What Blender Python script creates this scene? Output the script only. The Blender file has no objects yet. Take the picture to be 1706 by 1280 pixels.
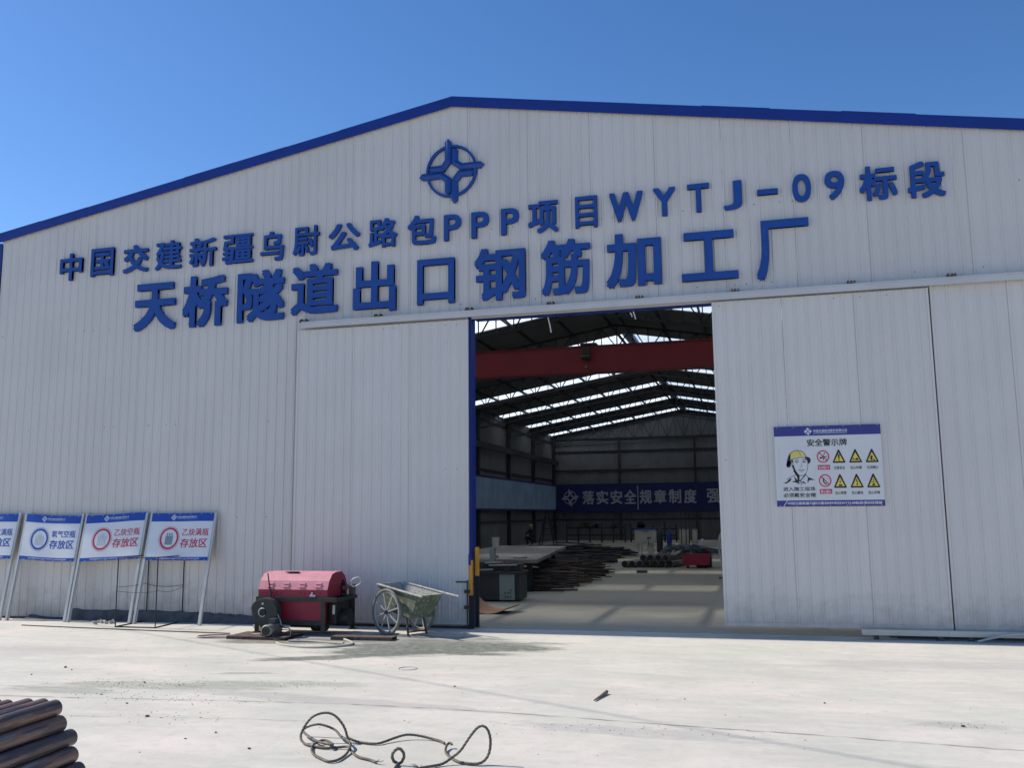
import bpy, bmesh, math, random
from mathutils import Vector, Matrix
random.seed(7)
R = math.radians
SC = bpy.context.scene
COL = SC.collection

# ------------------------------------------------------------------ camera
cam = bpy.data.cameras.new('camera')
cam.sensor_fit = 'HORIZONTAL'; cam.sensor_width = 36.0
cam.lens = 1529.2247 / 1706 * 36.0
cam.clip_start = 0.05; cam.clip_end = 2000
co = bpy.data.objects.new('camera', cam); COL.objects.link(co); SC.camera = co
yaw, pitch, roll = 0.26029954, 0.14259115, -0.00994567
fwd = Vector((-math.sin(yaw)*math.cos(pitch), math.cos(yaw)*math.cos(pitch), math.sin(pitch)))
r0 = Vector((math.cos(yaw), math.sin(yaw), 0)); u0 = r0.cross(fwd)
rr = r0*math.cos(roll) + u0*math.sin(roll); uu = u0*math.cos(roll) - r0*math.sin(roll)
m = Matrix((rr, uu, -fwd)).transposed().to_4x4(); m.translation = Vector((0, -12.9405, 1.6))
co.matrix_world = m

# ------------------------------------------------------------------ sky and sun
SUN = Vector((-1.07, 0.058, 1.0)).normalized()
EL = math.asin(SUN.z); AZ = math.atan2(SUN.x, SUN.y)
w = bpy.data.worlds.new('World'); SC.world = w; w.use_nodes = True
nt = w.node_tree
sky = nt.nodes.new('ShaderNodeTexSky'); sky.sky_type = 'NISHITA'; sky.sun_disc = False
sky.sun_elevation = EL; sky.sun_rotation = AZ % (2*math.pi)
sky.altitude = 900; sky.air_density = 1.0; sky.dust_density = 0.4; sky.ozone_density = 3.0
hs_ = nt.nodes.new('ShaderNodeHueSaturation'); hs_.inputs['Saturation'].default_value = 1.22; hs_.inputs['Value'].default_value = 1.06; hs_.inputs['Hue'].default_value = .505
nt.links.new(sky.outputs[0], hs_.inputs['Color']); nt.links.new(hs_.outputs[0], nt.nodes['Background'].inputs[0])
nt.nodes['Background'].inputs[1].default_value = 0.143
sl = bpy.data.lights.new('sun', 'SUN'); sl.energy = 4.9; sl.angle = R(0.53); sl.color = (1.0, 0.94, 0.84)
so = bpy.data.objects.new('sun', sl); COL.objects.link(so)
so.rotation_euler = SUN.to_track_quat('Z', 'Y').to_euler(); so.location = (-20, 0, 30)
SC.view_settings.view_transform = 'Standard'; SC.view_settings.look = 'None'
SC.view_settings.exposure = 0.04; SC.view_settings.gamma = 1.0
SC.view_settings.use_curve_mapping = False
SC.cycles.max_bounces = 8; SC.cycles.diffuse_bounces = 5; SC.cycles.transparent_max_bounces = 16
SC.cycles.sample_clamp_indirect = 6.0
SC.cycles.caustics_reflective = False; SC.cycles.caustics_refractive = False

# ------------------------------------------------------------------ materials
def mat(name, col, rough=0.6, metal=0.0, var=0.12, scale=3.0, rust=None, rust_amt=0.0, bump=0.0, bscale=40.0, streak=0.0, spec=0.4, inst=0.0, splash=0.0):
    """painted / metal surface: base colour with broad tone variation, optional blotches of a second colour, vertical streaks"""
    M = bpy.data.materials.new(name); M.use_nodes = True
    n = M.node_tree.nodes; L = M.node_tree.links; b = n['Principled BSDF']
    b.inputs['Roughness'].default_value = rough; b.inputs['Metallic'].default_value = metal
    b.inputs['Specular IOR Level'].default_value = spec
    tc = n.new('ShaderNodeTexCoord'); geo = tc.outputs['Object']
    nz = n.new('ShaderNodeTexNoise'); nz.inputs['Scale'].default_value = scale; nz.inputs['Detail'].default_value = 6
    L.new(geo, nz.inputs['Vector'])
    mr = n.new('ShaderNodeMapRange'); mr.inputs[1].default_value = .3; mr.inputs[2].default_value = .7
    mr.inputs[3].default_value = 1-var; mr.inputs[4].default_value = 1+var
    L.new(nz.outputs[0], mr.inputs[0])
    mx = n.new('ShaderNodeMix'); mx.data_type = 'RGBA'; mx.blend_type = 'MULTIPLY'; mx.inputs[0].default_value = 1
    mx.inputs[6].default_value = (*col, 1); L.new(mr.outputs[0], mx.inputs[7]); out = mx.outputs[2]
    if inst:
        oi = n.new('ShaderNodeObjectInfo'); m2 = n.new('ShaderNodeMapRange'); m2.inputs[3].default_value = 1-inst; m2.inputs[4].default_value = 1+inst
        L.new(oi.outputs['Random'], m2.inputs[0])
        x = n.new('ShaderNodeMix'); x.data_type = 'RGBA'; x.blend_type = 'MULTIPLY'; x.inputs[0].default_value = 1
        L.new(out, x.inputs[6]); L.new(m2.outputs[0], x.inputs[7]); out = x.outputs[2]
    if streak:
        mp = n.new('ShaderNodeMapping'); mp.inputs['Scale'].default_value = (9, 9, .35); L.new(geo, mp.inputs[0])
        ns = n.new('ShaderNodeTexNoise'); ns.inputs['Scale'].default_value = 1.5; ns.inputs['Detail'].default_value = 5; L.new(mp.outputs[0], ns.inputs['Vector'])
        m3 = n.new('ShaderNodeMapRange'); m3.inputs[1].default_value = .5; m3.inputs[2].default_value = .8; m3.inputs[3].default_value = 1; m3.inputs[4].default_value = 1-streak
        L.new(ns.outputs[0], m3.inputs[0])
        x = n.new('ShaderNodeMix'); x.data_type = 'RGBA'; x.blend_type = 'MULTIPLY'; x.inputs[0].default_value = 1
        L.new(out, x.inputs[6]); L.new(m3.outputs[0], x.inputs[7]); out = x.outputs[2]
    if rust is not None:
        nr = n.new('ShaderNodeTexNoise'); nr.inputs['Scale'].default_value = scale*2.3; nr.inputs['Detail'].default_value = 9; nr.inputs['Roughness'].default_value = .7
        L.new(geo, nr.inputs['Vector'])
        m4 = n.new('ShaderNodeMapRange'); t = .72-.4*rust_amt; m4.inputs[1].default_value = t-.04; m4.inputs[2].default_value = t+.06
        L.new(nr.outputs[0], m4.inputs[0])
        x = n.new('ShaderNodeMix'); x.data_type = 'RGBA'; L.new(m4.outputs[0], x.inputs[0]); L.new(out, x.inputs[6]); x.inputs[7].default_value = (*rust, 1); out = x.outputs[2]
    if splash:
        sx = n.new('ShaderNodeSeparateXYZ'); L.new(geo, sx.inputs[0])
        nd = n.new('ShaderNodeTexNoise'); nd.inputs['Scale'].default_value = 5; nd.inputs['Detail'].default_value = 8; nd.inputs['Roughness'].default_value = .7; L.new(geo, nd.inputs['Vector'])
        q = n.new('ShaderNodeMath'); q.operation = 'MULTIPLY_ADD'; q.inputs[1].default_value = -1.5; L.new(nd.outputs[0], q.inputs[0]); L.new(sx.outputs[2], q.inputs[2])
        m5 = n.new('ShaderNodeMapRange'); m5.inputs[1].default_value = -.72; m5.inputs[2].default_value = -.20; m5.inputs[3].default_value = splash; m5.inputs[4].default_value = 0; L.new(q.outputs[0], m5.inputs[0])
        x = n.new('ShaderNodeMix'); x.data_type = 'RGBA'; L.new(m5.outputs[0], x.inputs[0]); L.new(out, x.inputs[6]); x.inputs[7].default_value = (.30, .27, .23, 1); out = x.outputs[2]
    L.new(out, b.inputs['Base Color'])
    if bump:
        nb = n.new('ShaderNodeTexNoise'); nb.inputs['Scale'].default_value = bscale; nb.inputs['Detail'].default_value = 4; L.new(geo, nb.inputs['Vector'])
        bp = n.new('ShaderNodeBump'); bp.inputs['Strength'].default_value = bump; bp.inputs['Distance'].default_value = .01
        L.new(nb.outputs[0], bp.inputs['Height']); L.new(bp.outputs[0], b.inputs['Normal'])
    return M

M = {}
M['panel'] = mat('white_coated_steel', (.585, .555, .53), .38, var=.035, scale=.9, streak=.045, rust=(.40, .38, .34), rust_amt=.03, inst=.025, bump=.35, bscale=2.2, splash=.55)
M['panel_in'] = mat('inner_wall_steel', (.17, .18, .185), .55, var=.12, scale=1.2, streak=.15)  # pale sheet coloured dark to imitate the unlit hall interior
M['door'] = mat('door_coated_steel', (.61, .578, .555), .36, var=.03, scale=1.1, streak=.035, rust=(.42, .4, .36), rust_amt=.03, inst=.02, bump=.35, bscale=2.2, splash=.5)
M['blue'] = mat('blue_trim_paint', (.003, .024, .20), .5, var=.1)
M['letter'] = mat('blue_letter_face', (.005, .055, .27), .55, rust=(.02, .07, .24), rust_amt=.25, var=.08, scale=2)
M['track'] = mat('track_paint', (.5, .5, .5), .5, var=.06, rust=(.2, .15, .1), rust_amt=.03)
M['rail'] = mat('weathered_cream_rail', (.62, .56, .47), .6, var=.12, rust=(.12, .08, .06), rust_amt=.12)
M['rusty'] = mat('rusty_steel', (.085, .06, .05), .85, var=.35, scale=8, rust=(.15, .10, .08), rust_amt=.55, bump=.4)
M['dark_steel'] = mat('dark_structural_steel', (.035, .038, .045), .6, var=.2)
M['red_steel'] = mat('red_girder_paint', (.16, .007, .012), .5, var=.12, rust=(.05, .02, .02), rust_amt=.08)
M['red'] = mat('machine_red_paint', (.30, .018, .042), .5, var=.15, scale=5, rust=(.17, .075, .06), rust_amt=.1, streak=.1)
M['pink'] = mat('faded_red_paint', (.62, .24, .28), .62, var=.13, scale=5, rust=(.16, .08, .065), rust_amt=.1, streak=.1)  # lighter copy of the red for sunlit faces, with some fading
M['green'] = mat('dirty_green_paint', (.035, .05, .04), .65, var=.35, scale=9, rust=(.055, .036, .025), rust_amt=.5, bump=.3)
M['motor'] = mat('grimy_motor_grey', (.30, .30, .27), .55, metal=.2, var=.2, scale=14, rust=(.10, .085, .07), rust_amt=.45)
M['grease'] = mat('black_grease', (.02, .019, .018), .55, var=.4, scale=14)
M['barrow'] = mat('cement_caked_green_steel', (.125, .145, .095), .75, var=.2, scale=9, rust=(.32, .31, .27), rust_amt=.42, bump=.5)
M['cement'] = mat('dried_cement', (.42, .41, .37), .95, var=.2, scale=12, rust=(.22, .21, .19), rust_amt=.4, bump=1, bscale=60)
M['wheel'] = mat('dusty_rubber', (.19, .175, .16), .9, var=.2, scale=12, rust=(.3, .28, .25), rust_amt=.3)
M['spoke'] = mat('grey_spoke_steel', (.45, .46, .45), .45, metal=.3, var=.15)
M['alu'] = mat('galvanised_pole', (.52, .51, .48), .45, metal=.25, var=.1)
M['sheet'] = mat('printed_sheet_white', (.66, .67, .70), .45, var=.03)
M['print_blue'] = mat('print_blue', (.012, .06, .36), .4, var=.05)
M['print_navy'] = mat('print_navy', (.035, .04, .22), .4, var=.05)
M['print_red'] = mat('print_red', (.50, .025, .07), .45, var=.05)
M['print_white'] = mat('print_white', (.72, .74, .78), .45, var=.03)
M['print_black'] = mat('print_black', (.015, .015, .018), .5, var=.05)
M['print_yellow'] = mat('print_yellow', (.72, .55, .10), .45, var=.05)
M['print_grey'] = mat('print_grey', (.50, .54, .565), .5, var=.1)
M['print_dark_grey'] = mat('print_dark_grey', (.22, .27, .31), .5, var=.15)
M['board'] = mat('board_face', (.62, .62, .63), .4, var=.03)
M['mortar'] = mat('dark_mortar', (.10, .10, .105), .95, var=.3, scale=6, bump=1, bscale=25)
M['rubble'] = mat('pale_rubble', (.52, .47, .43), .9, var=.2, scale=9, bump=.6)
M['rope'] = mat('steel_wire_rope', (.15, .13, .105), .6, metal=.3, var=.3, scale=20, rust=(.14, .09, .06), rust_amt=.3)
M['hose'] = mat('pale_hose', (.45, .42, .34), .7, var=.15)
M['hose_pink'] = mat('pinkish_hose', (.42, .31, .29), .7, var=.15)
M['black'] = mat('black_rubber', (.018, .018, .02), .6, var=.2)
M['orange'] = mat('orange_paint', (.62, .29, .02), .5, var=.12, rust=(.1, .05, .03), rust_amt=.12)
M['cab_dark'] = mat('cabinet_dark_grey', (.05, .052, .06), .5, var=.15)
M['cab_grey'] = mat('cabinet_grey_green', (.30, .35, .33), .5, var=.12, rust=(.12, .11, .1), rust_amt=.1)
M['plate'] = mat('mill_steel_plate', (.27, .25, .23), .55, metal=.3, var=.2, scale=2)
M['bars'] = mat('brown_steel_bars', (.075, .057, .049), .75, var=.4, scale=6)
M['stone'] = mat('dark_grit', (.09, .085, .075), .9, var=.3, scale=20)
M['wood'] = mat('weathered_wood', (.24, .17, .12), .85, var=.3, scale=15)
M['bucket'] = mat('dirty_white_plastic', (.50, .49, .42), .6, var=.15, rust=(.2, .18, .14), rust_amt=.25)
M['banner_navy'] = mat('banner_navy', (.018, .025, .14), .6, var=.08)
M['banner_pale'] = mat('banner_pale_blue', (.26, .38, .55), .6, var=.2, scale=1.2)  # pale tone stands in for skylight bounced onto the banner
M['banner_text'] = mat('banner_text_white', (.42, .44, .52), .6, var=.05)
M['copper'] = mat('copper_brown', (.36, .19, .12), .5, metal=.3, var=.2)
M['skin'] = mat('skin', (.38, .22, .16), .6, var=.05)
M['cloth'] = mat('dark_work_clothes', (.05, .04, .06), .9, var=.2)
M['helmet'] = mat('pale_yellow_helmet', (.62, .52, .25), .4, var=.05)
M['blue_cyl'] = mat('blue_gas_cylinder', (.03, .05, .35), .4, var=.1)
M['white_cyl'] = mat('white_gas_cylinder', (.62, .63, .65), .4, var=.1)
M['cable_grey'] = mat('bundled_grey_cable', (.10, .13, .16), .5, var=.4, scale=12)
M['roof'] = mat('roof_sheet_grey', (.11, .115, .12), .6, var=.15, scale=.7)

# steel pipes: mill scale with rust bands and bright scuffs along the length
def pipe_mat():
    Mt = bpy.data.materials.new('mill_scale_pipe'); Mt.use_nodes = True
    n = Mt.node_tree.nodes; L = Mt.node_tree.links; b = n['Principled BSDF']
    tc = n.new('ShaderNodeTexCoord'); oi = n.new('ShaderNodeObjectInfo')
    ad = n.new('ShaderNodeVectorMath'); ad.operation = 'MULTIPLY_ADD'; ad.inputs[1].default_value = (14, 1.1, 14)
    L.new(tc.outputs['Object'], ad.inputs[0]); L.new(oi.outputs['Location'], ad.inputs[2])
    nz = n.new('ShaderNodeTexNoise'); nz.inputs['Scale'].default_value = 1.9; nz.inputs['Detail'].default_value = 9; nz.inputs['Roughness'].default_value = .65
    L.new(ad.outputs[0], nz.inputs['Vector'])
    cr = n.new('ShaderNodeValToRGB'); e = cr.color_ramp.elements
    e[0].position = .34; e[0].color = (.055, .045, .055, 1); e[1].position = .74; e[1].color = (.42, .37, .32, 1)
    x = e.new(.47); x.color = (.08, .065, .07, 1); x = e.new(.53); x.color = (.24, .125, .085, 1); x = e.new(.6); x.color = (.16, .125, .11, 1)
    L.new(nz.outputs[0], cr.inputs[0]); L.new(cr.outputs[0], b.inputs['Base Color'])
    b.inputs['Roughness'].default_value = .38; b.inputs['Metallic'].default_value = .15
    return Mt
M['pipe'] = pipe_mat()

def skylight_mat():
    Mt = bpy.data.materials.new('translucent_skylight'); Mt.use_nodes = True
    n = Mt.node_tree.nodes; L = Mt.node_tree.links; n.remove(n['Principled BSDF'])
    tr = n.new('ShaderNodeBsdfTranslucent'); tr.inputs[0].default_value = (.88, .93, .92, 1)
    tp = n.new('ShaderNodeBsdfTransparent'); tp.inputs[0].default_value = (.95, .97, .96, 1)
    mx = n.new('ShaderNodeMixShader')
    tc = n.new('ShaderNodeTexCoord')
    # clearer mid-strip, ramped down to the laps to soften light stripes on the floor
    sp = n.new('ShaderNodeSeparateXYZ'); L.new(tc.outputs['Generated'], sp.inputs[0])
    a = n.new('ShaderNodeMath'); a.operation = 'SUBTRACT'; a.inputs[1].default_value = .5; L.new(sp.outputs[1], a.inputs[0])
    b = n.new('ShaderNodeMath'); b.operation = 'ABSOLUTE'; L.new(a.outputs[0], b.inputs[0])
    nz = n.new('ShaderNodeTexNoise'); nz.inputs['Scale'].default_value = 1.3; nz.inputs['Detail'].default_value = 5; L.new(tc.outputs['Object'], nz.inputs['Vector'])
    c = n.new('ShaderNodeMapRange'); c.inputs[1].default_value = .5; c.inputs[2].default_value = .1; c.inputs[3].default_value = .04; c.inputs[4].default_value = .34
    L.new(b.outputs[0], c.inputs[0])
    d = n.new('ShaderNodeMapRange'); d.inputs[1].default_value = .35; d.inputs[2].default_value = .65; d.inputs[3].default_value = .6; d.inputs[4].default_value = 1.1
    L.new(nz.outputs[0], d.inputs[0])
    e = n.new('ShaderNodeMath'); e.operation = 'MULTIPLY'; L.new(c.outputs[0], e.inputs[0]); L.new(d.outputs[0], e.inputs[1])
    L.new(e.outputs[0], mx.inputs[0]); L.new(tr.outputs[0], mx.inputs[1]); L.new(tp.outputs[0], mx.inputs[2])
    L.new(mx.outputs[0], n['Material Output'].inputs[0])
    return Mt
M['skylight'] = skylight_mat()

def concrete(name, base, alt, stains):
    Mt = bpy.data.materials.new(name); Mt.use_nodes = True
    n = Mt.node_tree.nodes; L = Mt.node_tree.links; b = n['Principled BSDF']
    b.inputs['Roughness'].default_value = .88; b.inputs['Specular IOR Level'].default_value = .25
    tc = n.new('ShaderNodeTexCoord'); P = tc.outputs['Object']
    def noise(sc, det=6, ro=.55, vec=None, dist=0):
        z = n.new('ShaderNodeTexNoise'); z.inputs['Scale'].default_value = sc; z.inputs['Detail'].default_value = det; z.inputs['Roughness'].default_value = ro
        z.inputs['Distortion'].default_value = dist; L.new(vec or P, z.inputs['Vector']); return z.outputs[0]
    def rng(s, a, b_, c=0, d=1):
        r = n.new('ShaderNodeMapRange'); r.inputs[1].default_value = a; r.inputs[2].default_value = b_; r.inputs[3].default_value = c; r.inputs[4].default_value = d
        L.new(s, r.inputs[0]); return r.outputs[0]
    def mix(f, a, col, bt='MIX', fac=None):
        x = n.new('ShaderNodeMix'); x.data_type = 'RGBA'; x.blend_type = bt
        if f is None: x.inputs[0].default_value = fac
        else: L.new(f, x.inputs[0])
        if isinstance(a, tuple): x.inputs[6].default_value = (*a, 1)
        else: L.new(a, x.inputs[6])
        if isinstance(col, tuple): x.inputs[7].default_value = (*col, 1)
        else: L.new(col, x.inputs[7])
        return x.outputs[2]
    def mul(a, b_):
        x = n.new('ShaderNodeMath'); x.operation = 'MULTIPLY'; L.new(a, x.inputs[0])
        if isinstance(b_, float): x.inputs[1].default_value = b_
        else: L.new(b_, x.inputs[1])
        return x.outputs[0]
    mp = n.new('ShaderNodeMapping'); mp.inputs['Rotation'].default_value = (0, 0, R(12)); mp.inputs['Scale'].default_value = (.55, 1.9, 1); L.new(P, mp.inputs[0])
    c = mix(rng(noise(.8, 7, .6), .38, .62), (base[0]*.93, base[1]*.955, base[2]*.94), (alt[0]*1.05, alt[1]*1.02, alt[2]*1.02))
    c = mix(rng(noise(.9, 8, .62, mp.outputs[0], .5), .44, .66, 0, .7), c, (base[0]*.80, base[1]*.81, base[2]*.80))
    c = mix(rng(noise(.35, 6, .6), .42, .62, 0, .4), c, (base[0]*.86, base[1]*.90, base[2]*.90))
    c = mix(rng(noise(2.4, 9, .7, mp.outputs[0], .4), .52, .7, 0, .6), c, tuple(min(1, v*1.16) for v in base))
    c = mix(rng(noise(7, 8, .72), .5, .72, 0, .5), c, tuple(v*.72 for v in base))
    # fine grit
    g = rng(noise(55, 5, .7), .62, .72, 0, .35); c = mix(g, c, tuple(v*.45 for v in base))
    g2 = mul(rng(noise(170, 3, .6), .60, .7), .28); c = mix(g2, c, tuple(v*.5 for v in base))
    for (cx, cy, rx, ry, rot, col, amt, sc) in stains:
        m_ = n.new('ShaderNodeMapping'); m_.vector_type = 'TEXTURE'; m_.inputs['Location'].default_value = (cx, cy, 0); m_.inputs['Rotation'].default_value = (0, 0, R(rot)); m_.inputs['Scale'].default_value = (rx, ry, 1)
        L.new(P, m_.inputs[0])
        s_ = n.new('ShaderNodeSeparateXYZ'); L.new(m_.outputs[0], s_.inputs[0])
        cb = n.new('ShaderNodeCombineXYZ'); L.new(s_.outputs[0], cb.inputs[0]); L.new(s_.outputs[1], cb.inputs[1])
        ln = n.new('ShaderNodeVectorMath'); ln.operation = 'LENGTH'; L.new(cb.outputs[0], ln.inputs[0])
        nz = noise(sc, 9, .68, mp.outputs[0], .5)
        ad = n.new('ShaderNodeMath'); ad.operation = 'MULTIPLY_ADD'; ad.inputs[1].default_value = -2.6; L.new(nz, ad.inputs[0]); 
        sb = n.new('ShaderNodeMath'); sb.operation = 'SUBTRACT'; sb.inputs[0].default_value = 2.6; L.new(ln.outputs['Value'], sb.inputs[1])
        L.new(sb.outputs[0], ad.inputs[2])
        brk = rng(noise(14, 8, .75, mp.outputs[0], .3), .36, .54, .5, 1)
        c = mix(mul(mul(rng(ad.outputs[0], .0, .5), brk), float(amt)), c, col)
    L.new(c, b.inputs['Base Color'])
    bp = n.new('ShaderNodeBump'); bp.inputs['Strength'].default_value = .35; bp.inputs['Distance'].default_value = .006
    L.new(noise(28, 8, .7), bp.inputs['Height'])
    bp2 = n.new('ShaderNodeBump'); bp2.inputs['Strength'].default_value = .25; bp2.inputs['Distance'].default_value = .05
    L.new(noise(1.6, 4, .5), bp2.inputs['Height']); L.new(bp2.outputs[0], bp.inputs['Normal'])
    L.new(bp.outputs[0], b.inputs['Normal'])
    return Mt
GR = (.62, .585, .51)
M['ground'] = concrete('yard_concrete', GR, (.665, .61, .535), [
    (-3.9, -1.95, 1.25, .62, 12, (.115, .13, .105), .95, 1.6), (-4.75, -2.85, 1.0, .16, 30, (.14, .155, .13), .95, 1.2), (-6.1, -1.7, 1.1, .28, 5, (.17, .15, .12), .9, 2.2), (-4.6, -1.3, 1.2, .4, 5, (.20, .205, .18), .8, 2.0),
    (-6.0, -4.95, .8, .16, 5, (.27, .27, .22), .6, 5.5), (-5.0, -4.75, .55, .22, 5, (.27, .29, .22), .6, 5), (-6.5, -5.3, .5, .16, 0, (.28, .29, .23), .6, 5),
    (-5.25, -4.1, .3, .05, 10, (.25, .26, .2), .7, 5), (-4.2, -4.5, .45, .12, 0, (.3, .3, .26), .5, 6), (-1.0, -5.85, .9, .14, -5, (.36, .35, .33), .5, 5),
    (1.35, -5.1, .28, .10, 0, (.33, .32, .3), .5, 7), (-1.6, -.35, 3.2, .22, 2, (.36, .36, .33), .35, 2.5), (-3.9, -5.2, 1.6, .14, -6, (.40, .38, .35), .6, 4), (1.8, -2.2, 1.4, .3, 8, (.42, .40, .37), .5, 2), (-9, -3.2, 1.5, .35, 10, (.44, .41, .37), .5, 1.5)])
M['floor'] = concrete('hall_floor_concrete', (.46, .425, .35), (.40, .37, .31), [(-3.2, 3.9, 2.2, .5, 5, (.24, .24, .22), .5, 1.5), (-2.4, 8, 2.8, .6, 0, (.25, .24, .22), .4, 1.2)])

# ------------------------------------------------------------------ mesh helpers
class MB:
    def __init__(s): s.v = []; s.f = []; s.mi = []; s.cur = 0; s.sm = []
    def add(s, vs, fs, smooth=False):
        o = len(s.v); s.v += [tuple(v) for v in vs]
        for f in fs: s.f.append(tuple(i+o for i in f)); s.mi.append(s.cur); s.sm.append(smooth)
        return s
    def box(s, x0, x1, y0, y1, z0, z1, mtx=None):
        vs = [Vector((x, y, z)) for z in (z0, z1) for y in (y0, y1) for x in (x0, x1)]
        if mtx is not None: vs = [mtx @ v for v in vs]
        return s.add(vs, [(0, 2, 3, 1), (4, 5, 7, 6), (0, 1, 5, 4), (2, 6, 7, 3), (0, 4, 6, 2), (1, 3, 7, 5)])
    def bar(s, a, b, wx, wz=None, up=(0, 0, 1)):
        a = Vector(a); b = Vector(b); d = b-a; L = d.length; d.normalize(); wz = wz or wx
        up = Vector(up)
        if abs(d.dot(up)) > .98: up = Vector((0, 1, 0))
        x = d.cross(up).normalized(); z = x.cross(d)
        vs = [p + x*sx*wx/2 + z*sz*wz/2 for p in (a, b) for sz in (-1, 1) for sx in (-1, 1)]
        return s.add(vs, [(0, 2, 3, 1), (4, 5, 7, 6), (0, 1, 5, 4), (2, 6, 7, 3), (0, 4, 6, 2), (1, 3, 7, 5)])
    def tube(s, pts, r, n=8, closed=False, caps=True):
        pts = [Vector(p) for p in pts]; N = len(pts); rings = []
        ref = Vector((0, 0, 1)); px = None
        for i, p in enumerate(pts):
            if closed: d = (pts[(i+1) % N]-pts[i-1])
            else: d = pts[min(i+1, N-1)]-pts[max(i-1, 0)]
            d.normalize()
            if px is None:
                rf = Vector((0, 0, 1)) if abs(d.z) < .95 else Vector((1, 0, 0)); px = d.cross(rf).normalized()
            else:
                px = (px - d*px.dot(d)).normalized()
            py = d.cross(px); ri = r[i] if isinstance(r, (list, tuple)) else r
            rings.append([p + (px*math.cos(2*math.pi*k/n)+py*math.sin(2*math.pi*k/n))*ri for k in range(n)])
        vs = [v for q in rings for v in q]; fs = []
        for i in range(N if closed else N-1):
            j = (i+1) % N
            for k in range(n): fs.append((i*n+k, i*n+(k+1) % n, j*n+(k+1) % n, j*n+k))
        s.add(vs, fs, True)
        if caps and not closed:
            s.add(rings[0], [tuple(range(n-1, -1, -1))]); s.add(rings[-1], [tuple(range(n))])
        return s
    def prism(s, poly, a, b, axis='y', mtx=None):
        """poly: 2-D outline; extruded from a to b along axis"""
        def P(p, t):
            v = {'y': (p[0], t, p[1]), 'x': (t, p[0], p[1]), 'z': (p[0], p[1], t)}[axis]
            return mtx @ Vector(v) if mtx is not None else Vector(v)
        n = len(poly); vs = [P(p, a) for p in poly]+[P(p, b) for p in poly]
        fs = [tuple(range(n)), tuple(range(2*n-1, n-1, -1))]+[(i, i+n, (i+1) % n+n, (i+1) % n) for i in range(n)]
        return s.add(vs, fs)
    def lathe(s, prof, c, n=20, axis='z', smooth=True):
        c = Vector(c); vs = []
        for (r, h) in prof:
            for k in range(n):
                t = 2*math.pi*k/n; a = r*math.cos(t); b_ = r*math.sin(t)
                vs.append(c+Vector({'z': (a, b_, h), 'y': (a, h, b_), 'x': (h, a, b_)}[axis]))
        fs = []
        for i in range(len(prof)-1):
            for k in range(n): fs.append((i*n+k, i*n+(k+1) % n, (i+1)*n+(k+1) % n, (i+1)*n+k))
        s.add(vs, fs, smooth)
        m_ = len(prof)
        s.add(vs[:n], [tuple(range(n-1, -1, -1))]); s.add(vs[(m_-1)*n:], [tuple(range(n))])
        return s
    def mesh(s, name, mats, bevel=0, fixn=True):
        me = bpy.data.meshes.new(name); me.from_pydata([tuple(v) for v in s.v], [], s.f)
        for mm in (mats if isinstance(mats, list) else [mats]): me.materials.append(mm)
        me.polygons.foreach_set('material_index', s.mi); me.polygons.foreach_set('use_smooth', s.sm)
        bm = bmesh.new(); bm.from_mesh(me)
        if fixn: bmesh.ops.recalc_face_normals(bm, faces=bm.faces)
        if bevel:
            es = [e for e in bm.edges if len(e.link_faces) == 2 and e.calc_face_angle(0) > .6]
            bmesh.ops.bevel(bm, geom=es, offset=bevel, segments=2, profile=.6, affect='EDGES', clamp_overlap=True)
        bm.to_mesh(me); bm.free()
        return me
    def obj(s, name, mats, parent=None, bevel=0, **kw):
        o = bpy.data.objects.new(name, s.mesh(name, mats, bevel)); COL.objects.link(o)
        if parent: o.parent = parent
        for k, v in kw.items(): o[k] = v
        return o
def link(name, me, parent=None, loc=None, rot=None):
    o = bpy.data.objects.new(name, me); COL.objects.link(o)
    if parent: o.parent = parent
    if loc is not None: o.location = loc
    if rot is not None: o.rotation_euler = rot
    return o
def thing(name, label, cat, loc=(0, 0, 0), rz=0, group=None):
    o = bpy.data.objects.new(name, None); o.empty_display_size = .2; COL.objects.link(o)
    o.location = loc; o.rotation_euler = (0, 0, rz); o['label'] = label; o['category'] = cat
    if group: o['group'] = group
    return o
def tag(o, label, cat, group=None):
    o['label'] = label; o['category'] = cat
    if group: o['group'] = group
    return o
def smooth_path(pts, k=5):
    """Catmull-Rom"""
    P = [Vector(p) for p in pts]; out = []
    for i in range(len(P)-1):
        a = P[max(i-1, 0)]; b = P[i]; c = P[i+1]; d = P[min(i+2, len(P)-1)]
        for j in range(k):
            t = j/k
            out.append(.5*((2*b)+(c-a)*t+(2*a-5*b+4*c-d)*t*t+(3*b-a-3*c+d)*t**3))
    out.append(P[-1]); return out

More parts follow.
